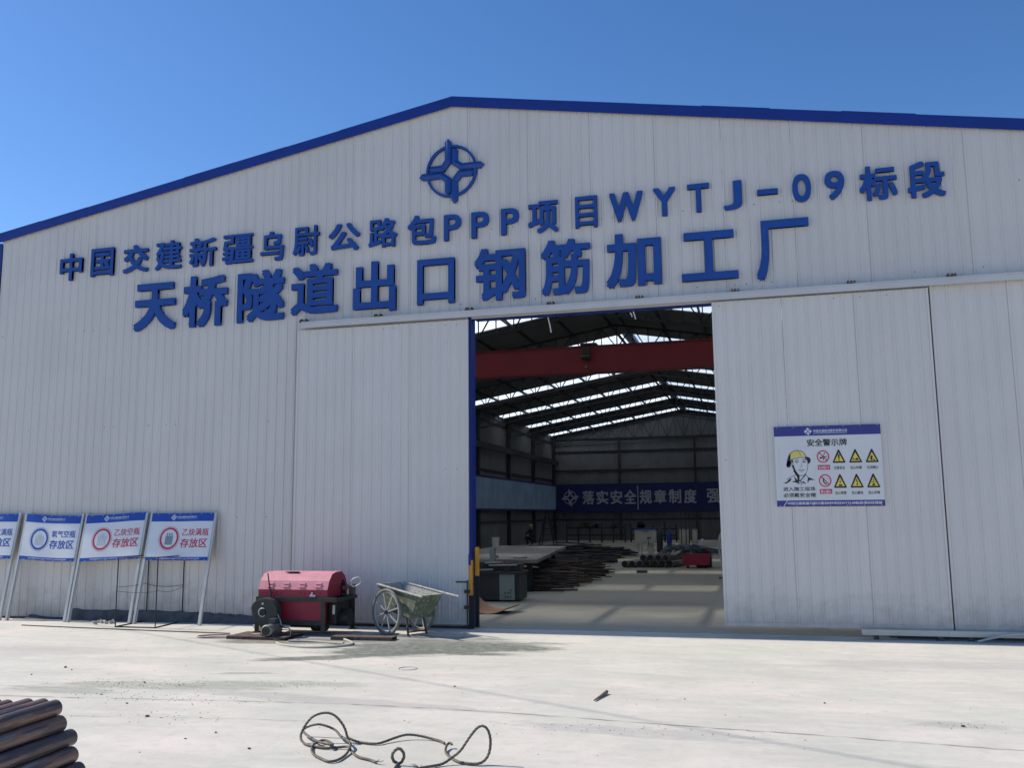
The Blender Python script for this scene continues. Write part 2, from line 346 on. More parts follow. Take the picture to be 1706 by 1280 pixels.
# lettering: built-in font outlines turned into meshes
def glyphs(txt, bold=0.0, ext=0.0, res=3):
    c = bpy.data.curves.new('t', 'FONT'); c.body = txt; c.size = 1; c.offset = bold; c.extrude = ext; c.resolution_u = res
    o = bpy.data.objects.new('t', c); COL.objects.link(o)
    dg = bpy.context.evaluated_depsgraph_get(); me = bpy.data.meshes.new_from_object(o.evaluated_get(dg))
    v = [tuple(x.co) for x in me.vertices]; f = [tuple(p.vertices) for p in me.polygons]
    bpy.data.objects.remove(o); bpy.data.curves.remove(c); bpy.data.meshes.remove(me)
    return v, f
GC = {}
def text_into(mb, txt, x0, x1, z0, z1, y, bold=0.0, depth=0.0, keep=False, res=3):
    """fit txt into the box x0..x1, z0..z1 on the plane y, facing -y, depth towards -y"""
    key = (txt, depth > 0, res)
    if key not in GC: GC[key] = glyphs(txt, 0.0, .5 if depth > 0 else 0, res)
    v, f = GC[key]
    if not v: return
    a = min(p[0] for p in v); b = max(p[0] for p in v); c = min(p[1] for p in v); d = max(p[1] for p in v)
    dx = bold*.9*min((x1-x0)/max(1, len(txt)), z1-z0)
    sx = (x1-x0-2*dx)/max(b-a, 1e-6); sz = (z1-z0-2*dx)/max(d-c, 1e-6)
    sh = [(0, 0)] if dx == 0 else ([(-1, -1), (1, -1), (1, 1), (-1, 1), (0, 0)] if len(txt) < 9 else [(-1, 0), (1, 0)])
    for k, (ax, az) in enumerate(sh):
        e_ = k*(.0006 if depth > 0 else .00012)
        mb.add([(x0+dx+ax*dx+(p[0]-a)*sx, (y-depth*(p[2]+.5)-e_) if depth > 0 else y-e_, z0+dx+az*dx+(p[1]-c)*sz) for p in v], f)

# ------------------------------------------------------------------ geometry constants of the hall
XR, ZR, SL = -4.36, 8.06, 0.172          # ridge x, roof surface height at the ridge, slope
XL, XE = -12.84, 4.12                    # outer faces of the side walls
YB = 45.1
def zroof(x): return ZR - SL*abs(x-XR)

# ------------------------------------------------------------------ ground
def sheet(name, x0, x1, y0, y1, z, mt, nx=1, ny=1):
    mb = MB(); vs = []; fs = []
    for j in range(ny+1):
        for i in range(nx+1): vs.append((x0+(x1-x0)*i/nx, y0+(y1-y0)*j/ny, z))
    for j in range(ny):
        for i in range(nx): a = j*(nx+1)+i; fs.append((a, a+1, a+nx+2, a+nx+1))
    mb.add(vs, fs); o = mb.obj(name, mt); o['kind'] = 'structure'; return o
sheet('ground', -600, 600, -600, 600, 0, M['ground'])
fl = MB(); fl.box(XL+.02, XE-.02, .02, YB-.02, -.01, .012); fl.obj('hall_floor', M['floor'], kind='structure')
# construction joints in the yard slab: ragged dark strips
def joint(pts, w=.008):
    mb = MB(); P = smooth_path([(x, y, .004) for x, y in pts], 14); L = []; 
    for i, p in enumerate(P):
        d = (P[min(i+1, len(P)-1)]-P[max(i-1, 0)]).normalized(); nrm = Vector((-d.y, d.x, 0)); j = random.gauss(0, .006)
        ww = max(.0015, w*random.uniform(.15, 1.0)); L += [p+nrm*(j+ww/2), p+nrm*(j-ww/2)]
    mb.add(L, [(2*i, 2*i+2, 2*i+3, 2*i+1) for i in range(len(P)-1)]); return mb
jm = joint([(-10.5, -6.05), (-8.5, -5.85), (-6.8, -5.68), (-5.6, -5.56), (-4.3, -5.42), (-3.2, -5.36), (-2.0, -5.42), (-.8, -5.56), (.4, -5.68), (1.65, -5.83), (3, -5.95), (5, -6.1)], .011)
jm.obj('slab_joint', M['stone'], kind='structure')
jm = joint([(-7.3, -6.2), (-6.2, -6.35), (-5.0, -6.2), (-4.2, -6.1), (-3.5, -6.05)], .005); jm.obj('slab_crack', M['stone'], kind='structure')
jm = joint([(-8.1, -5.1), (-7.2, -5.25), (-6.3, -5.22)], .004); jm.obj('slab_crack', M['stone'], kind='structure')
jm = joint([(-9.3, -1.9), (-8.2, -2.15), (-7.3, -2.1), (-6.5, -2.3)], .003); jm.obj('slab_crack', M['stone'], kind='structure')

# ------------------------------------------------------------------ warehouse
hall = thing('warehouse', 'large white ribbed steel hall with blue roof trim and open sliding doors', 'warehouse')
PITCH = .168
def rib_profile(x0, x1, base=0.0):
    """front face outline of a ribbed sheet: raised narrow ribs every PITCH, two faint stiffening grooves between"""
    pts = []; x = x0; 
    n = int(round((x1-x0)/PITCH)); p = (x1-x0)/n
    for i in range(n):
        a = x0+i*p
        pts += [(a, base), (a+.010, base-.012), (a+.024, base-.012), (a+.034, base),
                (a+.066, base), (a+.071, base-.0025), (a+.080, base-.0025), (a+.085, base),
                (a+.118, base), (a+.123, base-.0025), (a+.132, base-.0025), (a+.137, base)]
    pts.append((x1-.002, base)); return pts
def ribbed(name, x0, x1, z0, ztop, base, parent, mt, back=.045, gap=.0010):
    pr = [(min(max(x, x0+gap), x1-gap), y) for x, y in rib_profile(x0, x1, base)]
    mb = MB(); vs = []
    for x, y in pr: vs += [(x, y, z0), (x, y, ztop(x))]
    n = len(pr); fs = [(2*i, 2*i+2, 2*i+3, 2*i+1) for i in range(n-1)]
    k = len(vs)
    brk = [x0+gap]+([XR] if x0 < XR < x1 else [])+[x1-gap]
    for x in brk: vs += [(x, base+back, z0), (x, base+back, ztop(x))]
    fs += [(k+2*i, k+2*i+1, k+2*i+3, k+2*i+2) for i in range(len(brk)-1)]
    e = len(vs)-2
    fs += [(0, 1, k+1, k), (2*n-2, e, e+1, 2*n-1)]
    mb.add(vs, fs); mb.add([(x0+gap, base, z0), (x1-gap, base, z0), (x1-gap, base+back, z0), (x0+gap, base+back, z0)], [(0, 1, 2, 3)])
    return mb.obj(name, mt, parent)
# steel frame behind the front wall carries the panels
g = MB()
for x in (-12.6, -9.8, -6.95): g.box(x-.06, x+.06, .05, .16, .012, zroof(x)-.12)
for x in (1.7,): g.box(x-.06, x+.06, .05, .16, .012, zroof(x)-.12)
for z in (1.6, 3.1, 4.75, 5.9): g.box(XL+.1 if z != 1.6 else XL+.1, (-4.14 if z < 4.5 else XE-.1), .05, .11, z-.04, z+.04)
g.box(1.64, XE-.1, .05, .11, 1.56, 1.64); g.box(1.64, XE-.1, .05, .11, 3.06, 3.14)
fw = g.obj('front_wall_frame', M['dark_steel'], hall)
PW = PITCH*6
ZT = 4.60
top = lambda X: zroof(X)-.01
def segs(a, b):
    n = round((b-a)/PW); n = max(1, n); return [(a+(b-a)*i/n, a+(b-a)*(i+1)/n) for i in range(n)]
for a, b in segs(XL+.07, -4.12): ribbed('wall_panel', a, b, .03, top, 0, fw, M['panel'])
for a, b in segs(-4.12, 1.6): ribbed('wall_panel', a, b, ZT, top, 0, fw, M['panel'])
for a, b in segs(1.6, XE): ribbed('wall_panel', a, b, .10, top, 0, fw, M['panel'])
# piece between the last full-height left panel and the jamb if the grid left one
# plinth behind/below the panels, coloured near-black like the shaded recess under the doors
for a, b, h_ in ((XL+.02, -4.14, .029), (1.62, XE-.02, .099)): pb = MB(); pb.box(a, b, .0, .14, 0, h_); pb.obj('plinth', M['stone'], hall)
# blue door jamb and lintel edge
j = MB(); j.box(-4.115, -4.062, -.035, .17, .012, 4.565); j.obj('door_jamb', M['blue'], hall, bevel=.004)
j = MB(); j.box(1.53, 1.6, .0, .17, .012, 4.565); j.obj('door_jamb', M['blue'], hall)
j = MB(); j.box(-4.03, 1.53, .0, .17, 4.53, 4.598); j.obj('lintel', M['blue'], hall)
# sliding door track: boxed rail with lip
j = MB(); x0, x1 = -6.82, 5.3
j.box(x0, x1, -.15, -.012, 4.625, 4.645); j.box(x0, x1, -.15, -.138, 4.545, 4.623); j.box(x0, x1, -.030, -.0125, 4.535, 4.623)
j.obj('door_track', M['track'], hall)
br = MB(); br.box(-.05, .05, -.155, -.013, .647, .662); br.box(-.05, -.035, -.11, -.013, .663, .70); br.box(.035, .05, -.11, -.013, .663, .70); br.lathe([(.014, 0), (.014, .03)], (0, -.12, .662), 6)
bme = br.mesh('bracket', M['rusty'])
for i, bx in enumerate((-6.80, -5.54, -4.08, -2.81, -1.52, -.22, 1.31, 2.56)):
    link('bracket', bme, hall, (bx, 0, 4.0), (0, random.uniform(-.04, .04), 0))
# rust drips and loose white straps hanging under the track
for (xa, za, xb, zb) in ((-2.93, 4.53, -2.885, 4.30), (-1.70, 4.52, -1.675, 4.46), (-1.655, 4.53, -1.625, 4.42)):
    s_ = MB(); pp = smooth_path([(xa, .19, za), ((xa*.6+xb*.4)+.006, .20, (za+zb)/2), (xb, .19, zb)], 4)
    s_.tube(pp, .009, 5); s_.obj('loose_strap', M['print_white'], hall)
# rake fascia, ridge cap, corner trims
def rake(sx):
    mb = MB(); xe = (XL-.08) if sx < 0 else (XE+.08); z0 = ZR-SL*abs(xe-XR)
    n = 9
    for i in range(n):
        a = XR+(xe-XR)*i/n; b = XR+(xe-XR)*(i+1)/n; za = ZR-SL*abs(a-XR); zb = ZR-SL*abs(b-XR); t = random.uniform(-.0025, .0025); dz = random.uniform(-.006, .006)
        if i == 0 : dz = 0
        P = [(a, za-.115), (b, zb-.115), (b, zb+.055+dz), (a, za+.055+dz)]
        mb.prism(P, -.052+t, -.046+t); mb.prism([(a, za+.049), (b, zb+.049), (b, zb+.055+dz), (a, za+.055+dz)], -.045, .16)
    return mb
for s_ in (-1, 1): rake(s_).obj('rake_fascia', M['blue'], hall)
c = MB(); c.box(XL-.012, XL+.062, -.018, -.012, 0.02, zroof(XL)-.12); c.box(XL-.018, XL-.012, -.018, .09, 0.02, zroof(XL)-.12); c.obj('corner_trim', M['blue'], hall)
c = MB(); c.box(XE-.062, XE+.012, -.018, -.012, 0.02, zroof(XE)-.12); c.box(XE+.012, XE+.018, -.018, .09, 0.02, zroof(XE)-.12); c.obj('corner_trim', M['blue'], hall)
# small screws on the wall
sc_ = MB(); 
for zz in (1.62, 3.12, 4.78, 5.92):
    xx = XL+.2
    while xx < XE-.1:
        if not (-4.1 < xx < 1.7 and zz < 4.6) and random.random() < .22:
            q = xx+random.uniform(-.01, .01); sc_.add([(q-.007, -.004, zz-.007), (q+.007, -.004, zz-.007), (q+.007, -.004, zz+.007), (q-.007, -.004, zz+.007), (q, -.009, zz)], [(0, 1, 4), (1, 2, 4), (2, 3, 4), (3, 0, 4)])
        xx += PITCH*random.choice((1, 1, 2))
sc_.obj('wall_screws', M['mortar'], hall, kind='stuff')

# side and back walls (ribbed sheet seen from inside) with girts and columns
def inner_wall(name, a, b, axis, c, ztop, faces):
    mb = MB(); n = int((b-a)/.21); vs = []
    for i in range(n*4+1):
        t = a+(b-a)*i/(n*4); o = .012 if i % 4 in (1, 2) else 0
        p = (c+o*faces, t) if axis == 'x' else (t, c+o*faces)
        X = p[0]; vs += [(p[0], p[1], 0.0), (p[0], p[1], ztop(X))]
    N = len(vs)//2; mb.add(vs, [(2*i, 2*i+2, 2*i+3, 2*i+1) for i in range(N-1)])
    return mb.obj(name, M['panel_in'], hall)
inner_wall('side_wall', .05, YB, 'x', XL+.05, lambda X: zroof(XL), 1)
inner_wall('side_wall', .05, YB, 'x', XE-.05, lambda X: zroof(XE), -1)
mb = MB(); 
for c_ in (XL, XE): 
    s_ = 1 if c_ == XL else -1
    mb = MB(); mb.box(min(c_, c_+.02*s_), max(c_, c_+.02*s_), .06, YB, 0, zroof(XL)-.005); mb.obj('outer_sheet', M['panel'], hall)
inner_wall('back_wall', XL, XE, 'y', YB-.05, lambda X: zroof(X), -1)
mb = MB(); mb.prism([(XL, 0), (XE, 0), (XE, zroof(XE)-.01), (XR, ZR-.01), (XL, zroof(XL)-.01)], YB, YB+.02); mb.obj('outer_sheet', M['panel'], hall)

# roof: opaque sheets between translucent skylight strips
BANDS = [(1.0, 4.1), (7.0, 9.1), (12.6, 14.4), (19.3, 21.3), (26.1, 27.3), (31.65, 32.85), (37.3, 38.6), (43.1, 44.4)]  # first two strips, out of view, widened to broaden light on the floor
ys = [.0]
for a, b in BANDS: ys += [a, b]
ys.append(YB+.1)
for s_ in (-1, 1):
    xe = (XL-.08) if s_ < 0 else (XE+.08)
    for i in range(len(ys)-1):
        y0, y1 = ys[i], ys[i+1]; isky = i % 2 == 1
        z1 = zroof(xe)
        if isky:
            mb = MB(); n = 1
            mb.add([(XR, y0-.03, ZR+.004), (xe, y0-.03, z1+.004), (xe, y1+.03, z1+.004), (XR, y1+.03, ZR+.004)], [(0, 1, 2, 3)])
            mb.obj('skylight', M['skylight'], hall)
        else:
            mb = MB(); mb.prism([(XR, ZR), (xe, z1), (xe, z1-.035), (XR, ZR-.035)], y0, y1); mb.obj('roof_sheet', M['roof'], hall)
r_ = MB(); r_.prism([(XR-.2, ZR-SL*.2+.06), (XR, ZR+.06), (XR+.2, ZR-SL*.2+.06), (XR+.2, ZR-SL*.2+.05), (XR, ZR+.05), (XR-.2, ZR-SL*.2+.05)], .16, YB); r_.obj('ridge_cap', M['blue'], hall)
# purlins
pm = MB(); pm.box(-.025, .025, .1, YB-.06, -.10, 0)
pme = pm.mesh('purlin', M['dark_steel'])
for s_ in (-1, 1):
    for k in range(7):
        X = XR+s_*(.22+k*1.34)
        link('purlin', pme, hall, (X, 0, zroof(X)-.038))
# frames: lattice rafters on columns
FR = [.35, 5.95, 11.5, 17.1, 22.7, 28.3, 33.8, 39.3, 44.85]
def rafter_mesh(flat=False):
    mb = MB(); T = -.17; D = .78
    xs = [XL+.16, XE-.16]
    def top(x): return zroof(x)+T
    def bot(x): return top(x)-D if not flat else min(top(x)-.35, zroof(XL)+T-.06)
    for s_ in (-1, 1):
        xe = xs[0] if s_ < 0 else xs[1]
        mb.bar((XR, 0, top(XR)), (xe, 0, top(xe)), .07, .07)
        mb.bar((XR, 0, bot(XR)), (xe, 0, bot(xe)), .06, .06)
    return mb, top, bot
def web_mesh(flat=False):
    mb = MB(); _, top, bot = rafter_mesh(flat); n = 8
    for s_ in (-1, 1):
        xe = XL+.16 if s_ < 0 else XE-.16
        for i in range(n):
            a = XR+(xe-XR)*i/n; b = XR+(xe-XR)*(i+1)/n; m_ = (a+b)/2
            mb.bar((a, 0, bot(a)), (m_, 0, top(m_)), .036); mb.bar((m_, 0, top(m_)), (b, 0, bot(b)), .036); mb.bar((m_, 0, top(m_)), (m_, 0, bot(m_)), .03)
            if i: mb.bar((a, 0, top(a)), (a, 0, bot(a)), .03)
    mb.bar((XR, 0, top(XR)), (XR, 0, bot(XR)), .036)
    return mb
rm = rafter_mesh()[0].mesh('rafter', M['dark_steel']); wm = web_mesh().mesh('rafter_web', M['dark_steel'])
rmf = rafter_mesh(True)[0].mesh('rafter', M['dark_steel']); wmf = web_mesh(True).mesh('rafter_web', M['dark_steel'])
cm = MB(); cm.box(-.09, .09, -.08, .08, .012, zroof(XL)-.12); cme = cm.mesh('column', M['dark_steel'])
for i, y in enumerate(FR):
    f = i == len(FR)-1
    ra = link('rafter', rmf if f else rm, hall, (0, y, 0)); link('rafter_web', wmf if f else wm, ra)
    link('column', cme, hall, (XL+.17, y, 0)); link('column', cme, hall, (XE-.17, y, 0))
cmm = MB(); cmm.box(-.07, .07, -.07, .07, .012, 6.3); cmb = cmm.mesh('column', M['dark_steel'])
for X in (-8.45, -3.75, .6): link('column', cmb, hall, (X, YB-.25, 0))
gm = MB(); gm.box(-.03, .03, .2, YB-.1, -.05, .05); gme = gm.mesh('girt', M['dark_steel'])
for z in (1.3, 3.8, 5.1, 6.2): link('girt', gme, hall, (XL+.11, 0, z)); link('girt', gme, hall, (XE-.11, 0, z))
gm = MB(); gm.box(XL+.2, XE-.2, -.03, .03, -.05, .05); gme = gm.mesh('girt', M['dark_steel'])
for z in (1.3, 4.4, 5.6, 6.4): link('girt', gme, hall, (0, YB-.11, z))
# crane runway beams on brackets
for X in (XL+.42, XE-.42):
    mb = MB(); mb.box(X-.08, X+.08, .3, YB-.3, 4.75, 5.0); mb.box(X-.03, X+.03, .3, YB-.3, 5.001, 5.05); mb.obj('crane_runway', M['dark_steel'], hall)

# ------------------------------------------------------------------ overhead crane
cr = thing('overhead_crane', 'red overhead bridge crane girder spanning the hall above the door opening', 'crane', (XR, 9.0, 5.05))
mb = MB(); mb.box(XL+.25-XR, XE-.25-XR, -.17, .17, .0, .62); mb.box(XL+.25-XR, XE-.25-XR, -.2, .2, .621, .64); mb.box(XL+.25-XR, XE-.25-XR, -.2, .2, -.022, -.002); mb.obj('girder', M['red_steel'], cr)
for s_ in (XL+.42-XR, XE-.42-XR):
    mb = MB(); mb.box(s_-.12, s_+.12, -1.2, -.21, .03, .3); mb.box(s_-.12, s_+.12, .21, 1.2, .03, .3); mb.obj('end_carriage', M['red_steel'], cr, bevel=.01)
mb = MB(); mb.box(.36, .56, -.36, -.21, .40, .58); mb.lathe([(.06, 0), (.07, .02), (.07, .20), (.06, .22)], (.35, -.30, .34), 14, 'x'); mb.box(.3, .7, -.22, .3, .641, .70)
mb.obj('hoist', M['grease'], cr, bevel=.01)
mb = MB(); mb.tube([(.48, -.32, .2), (.48, -.32, .12)], .01, 6); mb.lathe([(.03, .04), (.05, .06), (.05, .10), (.03, .12)], (.48, -.32, 0), 10)
mb.tube(smooth_path([(.48, -.32, .04), (.48, -.32, .0), (.505, -.32, -.03), (.48, -.32, -.05), (.45, -.32, -.035)], 4), .010, 6); mb.obj('hook_block', M['rusty'], cr)

# ------------------------------------------------------------------ sliding doors
def door(label, x0, x1, z0, z1, yb):
    d = thing('sliding_door', label, 'sliding door', ((x0+x1)/2, yb, 0), 0, 'sliding doors on the front track')
    X0 = x0-(x0+x1)/2; X1 = -X0
    fr = MB()
    for z in (z0+.05, (z0+z1)/2, z1-.06): fr.box(X0+.01, X1-.01, .030, .046, z-.03, z+.03)
    fr.box(X0+.01, X0+.05, .0305, .047, z0, z1); fr.box(X1-.05, X1-.01, .0305, .047, z0, z1)
    f_ = fr.obj('door_frame', M['dark_steel'], d)
    n = max(1, round((x1-x0)/PW)); w_ = (x1-x0)/n
    for i in range(n): ribbed('door_panel', X0+i*w_, X0+(i+1)*w_, z0, lambda X: z1, 0, f_, M['door'], back=.029, gap=.0012)
    # folded edge trims left and right
    e = MB(); e.box(X0-.004, X0+.022, -.014, .03, z0, z1); e.obj('edge_trim', M['door'], d)
    e = MB(); e.box(X1-.022, X1+.004, -.014, .03, z0, z1); e.obj('edge_trim', M['door'], d)
    e = MB(); e.box(X0+.023, X1-.023, -.0135, -.0121, z0, z0+.05); e.obj('edge_trim', M['door'], d)
    s2 = MB()
    for zz in (z0+.05, (z0+z1)/2, z1-.06):
        for i in range(int((x1-x0)/PITCH)):
            if random.random() < .15:
                q = X0+i*PITCH+.1; s2.add([(q-.006, -.0035, zz-.006), (q+.006, -.0035, zz-.006), (q+.006, -.0035, zz+.006), (q-.006, -.0035, zz+.006), (q, -.008, zz)], [(0, 1, 4), (1, 2, 4), (2, 3, 4), (3, 0, 4)])
    s2.obj('screws', M['stone'], d, kind='stuff')
    return d
d1 = door('white ribbed sliding door behind the red machine and the handcart, slid left of the opening', -6.90, -4.10, .06, 4.52, -.085)
b_ = MB(); b_.tube(smooth_path([(1.22, -.04, .66), (1.38, -.04, .66), (1.395, -.04, .63), (1.395, -.04, .02)], 3), .011, 6)
b_.obj('drop_bolt', M['green'], d1)
b_ = MB(); b_.box(1.34, 1.43, -.03, -.016, .28, .33); b_.box(1.34, 1.43, -.03, -.016, .50, .55); b_.obj('bolt_keeper', M['rusty'], d1)
b_ = MB(); b_.box(1.404, 1.44, -.02, .05, .9, 1.05); b_.obj('lock_box', M['blue'], d1)
d2 = door('white ribbed sliding door right of the opening, carrying the safety board', -.52, 2.27, .12, 4.53, -.085)
d3 = door('outermost white ribbed sliding door right of the safety board, cut by the photo edge', 2.30, 5.05, .12, 4.565, -.062)
# bottom guide rail for the right doors
mb = MB(); mb.box(1.18, 5.2, -.22, -.13, .055, .125); rl = mb.obj('guide_rail', M['rail'], None, bevel=.004)
tag(rl, 'pale square steel guide rail raised just off the ground under the right doors', 'guide rail')
mb = MB()
for X in (1.35, 2.1, 2.45, 3.6, 4.9): mb.box(X-.03, X+.03, -.2, -.15, 0, .054)
mb.obj('rail_block', M['rusty'], rl)
# white hose-like cable by the rail
mb = MB(); mb.tube(smooth_path([(2.50, -.30, .015), (2.66, -.30, .06), (2.85, -.30, .10), (3.1, -.30, .115), (3.5, -.28, .09), (4.0, -.27, .02)], 6), .014, 8)
tag(mb.obj('loose_pipe', M['alu']), 'thin pale pipe curving along the ground at the far right door', 'pipe')

# ------------------------------------------------------------------ wall lettering
def rows(items): return items
T1 = list('中国交建新疆乌尉公路包PPP项目WYTJ-09标段')
B1 = [(-11.50,-11.05,5.68,6.16),(-10.87,-10.42,5.71,6.20),(-10.23,-9.74,5.72,6.20),(-9.60,-9.10,5.72,6.22),(-8.95,-8.45,5.72,6.21),(-8.33,-7.77,5.72,6.21),(-7.63,-7.22,5.71,6.20),(-7.05,-6.59,5.75,6.24),(-6.43,-5.89,5.77,6.22),(-5.74,-5.26,5.77,6.24),(-5.09,-4.62,5.76,6.23),(-4.49,-4.22,5.78,6.19),(-4.05,-3.77,5.78,6.19),(-3.58,-3.30,5.79,6.20),(-3.16,-2.70,5.77,6.26),(-2.44,-2.11,5.79,6.27),(-1.93,-1.44,5.83,6.27),(-1.29,-.97,5.86,6.28),(-.80,-.49,5.87,6.29),(-.30,-.04,5.86,6.28),(.165,.445,6.03,6.11),(.64,.89,5.88,6.28),(1.07,1.33,5.87,6.28),(1.52,2.0,5.81,6.29),(2.13,2.60,5.78,6.29)]
T2 = list('天桥隧道出口钢筋加工厂')
B2 = [(-9.96,-9.16,4.70,5.50),(-9.03,-8.20,4.70,5.56),(-8.02,-7.18,4.72,5.57),(-7.06,-6.25,4.78,5.60),(-5.98,-5.27,4.75,5.55),(-4.92,-4.32,4.80,5.51),(-4.0,-3.21,4.79,5.60),(-2.97,-2.23,4.80,5.64),(-2.0,-1.20,4.84,5.64),(-.92,-.14,4.86,5.57),(.11,.83,4.80,5.65)]
def sign_row(label, T, B, bold, depth):
    cx = (B[0][0]+B[-1][1])/2; z = min(b[2] for b in B)
    t = thing('wall_lettering', label, 'sign lettering', (cx, -.012, z), 0, 'blue raised lettering on the gable')
    for ch, (a, b, c, d) in zip(T, B):
        bo = bold
        if ch in '疆尉建新路': bo = bold*.7
        if ch in '隧道筋钢': bo = bold*.85
        if ch in 'PWYTJ09': bo = bold*1.5
        mb = MB(); text_into(mb, ch, a-cx, b-cx, c-z, d-z, 0, bo, depth, res=4)
        # flatten coordinates about the character's own centre
        o = mb.obj('dash' if ch == '-' else ('letter' if ch in 'PWYTJ09' else 'character'), M['letter'], t)
    return t
sign_row('upper row of raised blue characters reading 中国交建新疆乌尉公路包PPP项目WYTJ-09标段', T1, B1, .030, .045)
sign_row('lower row of larger raised blue characters reading 天桥隧道出口钢筋加工厂', T2, B2, .034, .055)
# emblem
def emblem_bar_polys(sc=1.0, w_=.046):
    """four bent arms, each: long bar, diagonal, short bar; returned as polylines"""
    A = [(-.054, .475), (-.054, .165), (-.138, .054), (-.33, .054)]
    out = []
    for k in range(4):
        P = []
        for (x, y) in A:
            for _ in range(k): x, y = y, -x
            P.append((x*sc, y*sc))
        out.append(P)
    return out
em = thing('wall_emblem', 'round blue emblem of a ring and four bent pointed arms under the ridge', 'emblem', (-4.37, -.012, 6.89))
mb = MB(); n = 48
for i in range(n):
    a = 2*math.pi*i/n; b = 2*math.pi*(i+1)/n
    q = [(math.cos(a)*.375, math.sin(a)*.385), (math.cos(b)*.375, math.sin(b)*.385), (math.cos(b)*.412, math.sin(b)*.422), (math.cos(a)*.412, math.sin(a)*.422)]
    mb.prism(q, -.05, 0)
mb.obj('ring', M['letter'], em)
for P in emblem_bar_polys(1.0):
    mb = MB()
    for i in range(len(P)-1):
        a = Vector((P[i][0], P[i][1])); b = Vector((P[i+1][0], P[i+1][1])); d = (b-a).normalized(); nn = Vector((-d.y, d.x)); hw = .050
        e0 = a; e1 = b+d*(.018 if i < 2 else 0); 
        if i: e0 = a-d*.018
        # ridge section
        q = [(e0+nn*hw, 0), (e0+nn*hw, -.05), (e0, -.085), (e0-nn*hw, -.05), (e0-nn*hw, 0)]
        r2 = [(e1+nn*hw, 0), (e1+nn*hw, -.05), (e1, -.085), (e1-nn*hw, -.05), (e1-nn*hw, 0)]
        vs = [(p.x, y+i*.0007, p.y) for p, y in q]+[(p.x, y+i*.0007, p.y) for p, y in r2]
        mb.add(vs, [(i_, i_+1, i_+6, i_+5) for i_ in range(4)]+[(4, 0, 5, 9)])
        if i in (0, 2):
            tip = (a-d*.06) if i == 0 else (b+d*.05); src = q if i == 0 else r2
            mb.add([(p.x, y+i*.0007, p.y) for p, y in src]+[(tip.x, -.03, tip.y)], [(0, 1, 5), (1, 2, 5), (2, 3, 5), (3, 4, 5), (4, 0, 5)])
        
    mb.obj('arm', M['letter'], em)

def flat_emblem(mb, cx, cz, r, y):
    n = 24
    for i in range(n):
        a = 2*math.pi*i/n; b = 2*math.pi*(i+1)/n
        mb.add([(cx+math.cos(t)*q*r, y, cz+math.sin(t)*q*r) for t, q in ((a, .80), (b, .80), (b, .9), (a, .9))], [(0, 1, 2, 3)])
    for P in emblem_bar_polys(r*2.35):
        for i in range(3):
            a = Vector(P[i]); b = Vector(P[i+1]); d = (b-a).normalized(); nn = Vector((-d.y, d.x))*r*.1
            yy = y-.0004-.0001*i
            mb.add([(cx+p.x, yy, cz+p.y) for p in (a+nn, b+nn, b-nn, a-nn)], [(0, 1, 2, 3)])
def fan(mb, pts, y): mb.add([(x, y, z) for x, z in pts], [tuple(range(len(pts)))])
def ringf(mb, cx, cz, rx, rz, t, y, n=36):
    for i in range(n):
        a = 2*math.pi*i/n; b = 2*math.pi*(i+1)/n
        mb.add([(cx+math.cos(a)*(rx-t), y, cz+math.sin(a)*(rz-t)), (cx+math.cos(b)*(rx-t), y, cz+math.sin(b)*(rz-t)), (cx+math.cos(b)*rx, y, cz+math.sin(b)*rz), (cx+math.cos(a)*rx, y, cz+math.sin(a)*rz)], [(0, 1, 2, 3)])
def strokef(mb, pts, w_, y):
    for i in range(len(pts)-1):
        a = Vector(pts[i]); b = Vector(pts[i+1]); d = (b-a)
        if d.length < 1e-6: continue
        d.normalize(); nn = Vector((-d.y, d.x))*w_/2; e = d*w_*.35
        mb.add([(p.x, y-.00003*i, p.y) for p in (a-e+nn, b+e+nn, b+e-nn, a-e-nn)], [(0, 1, 2, 3)])

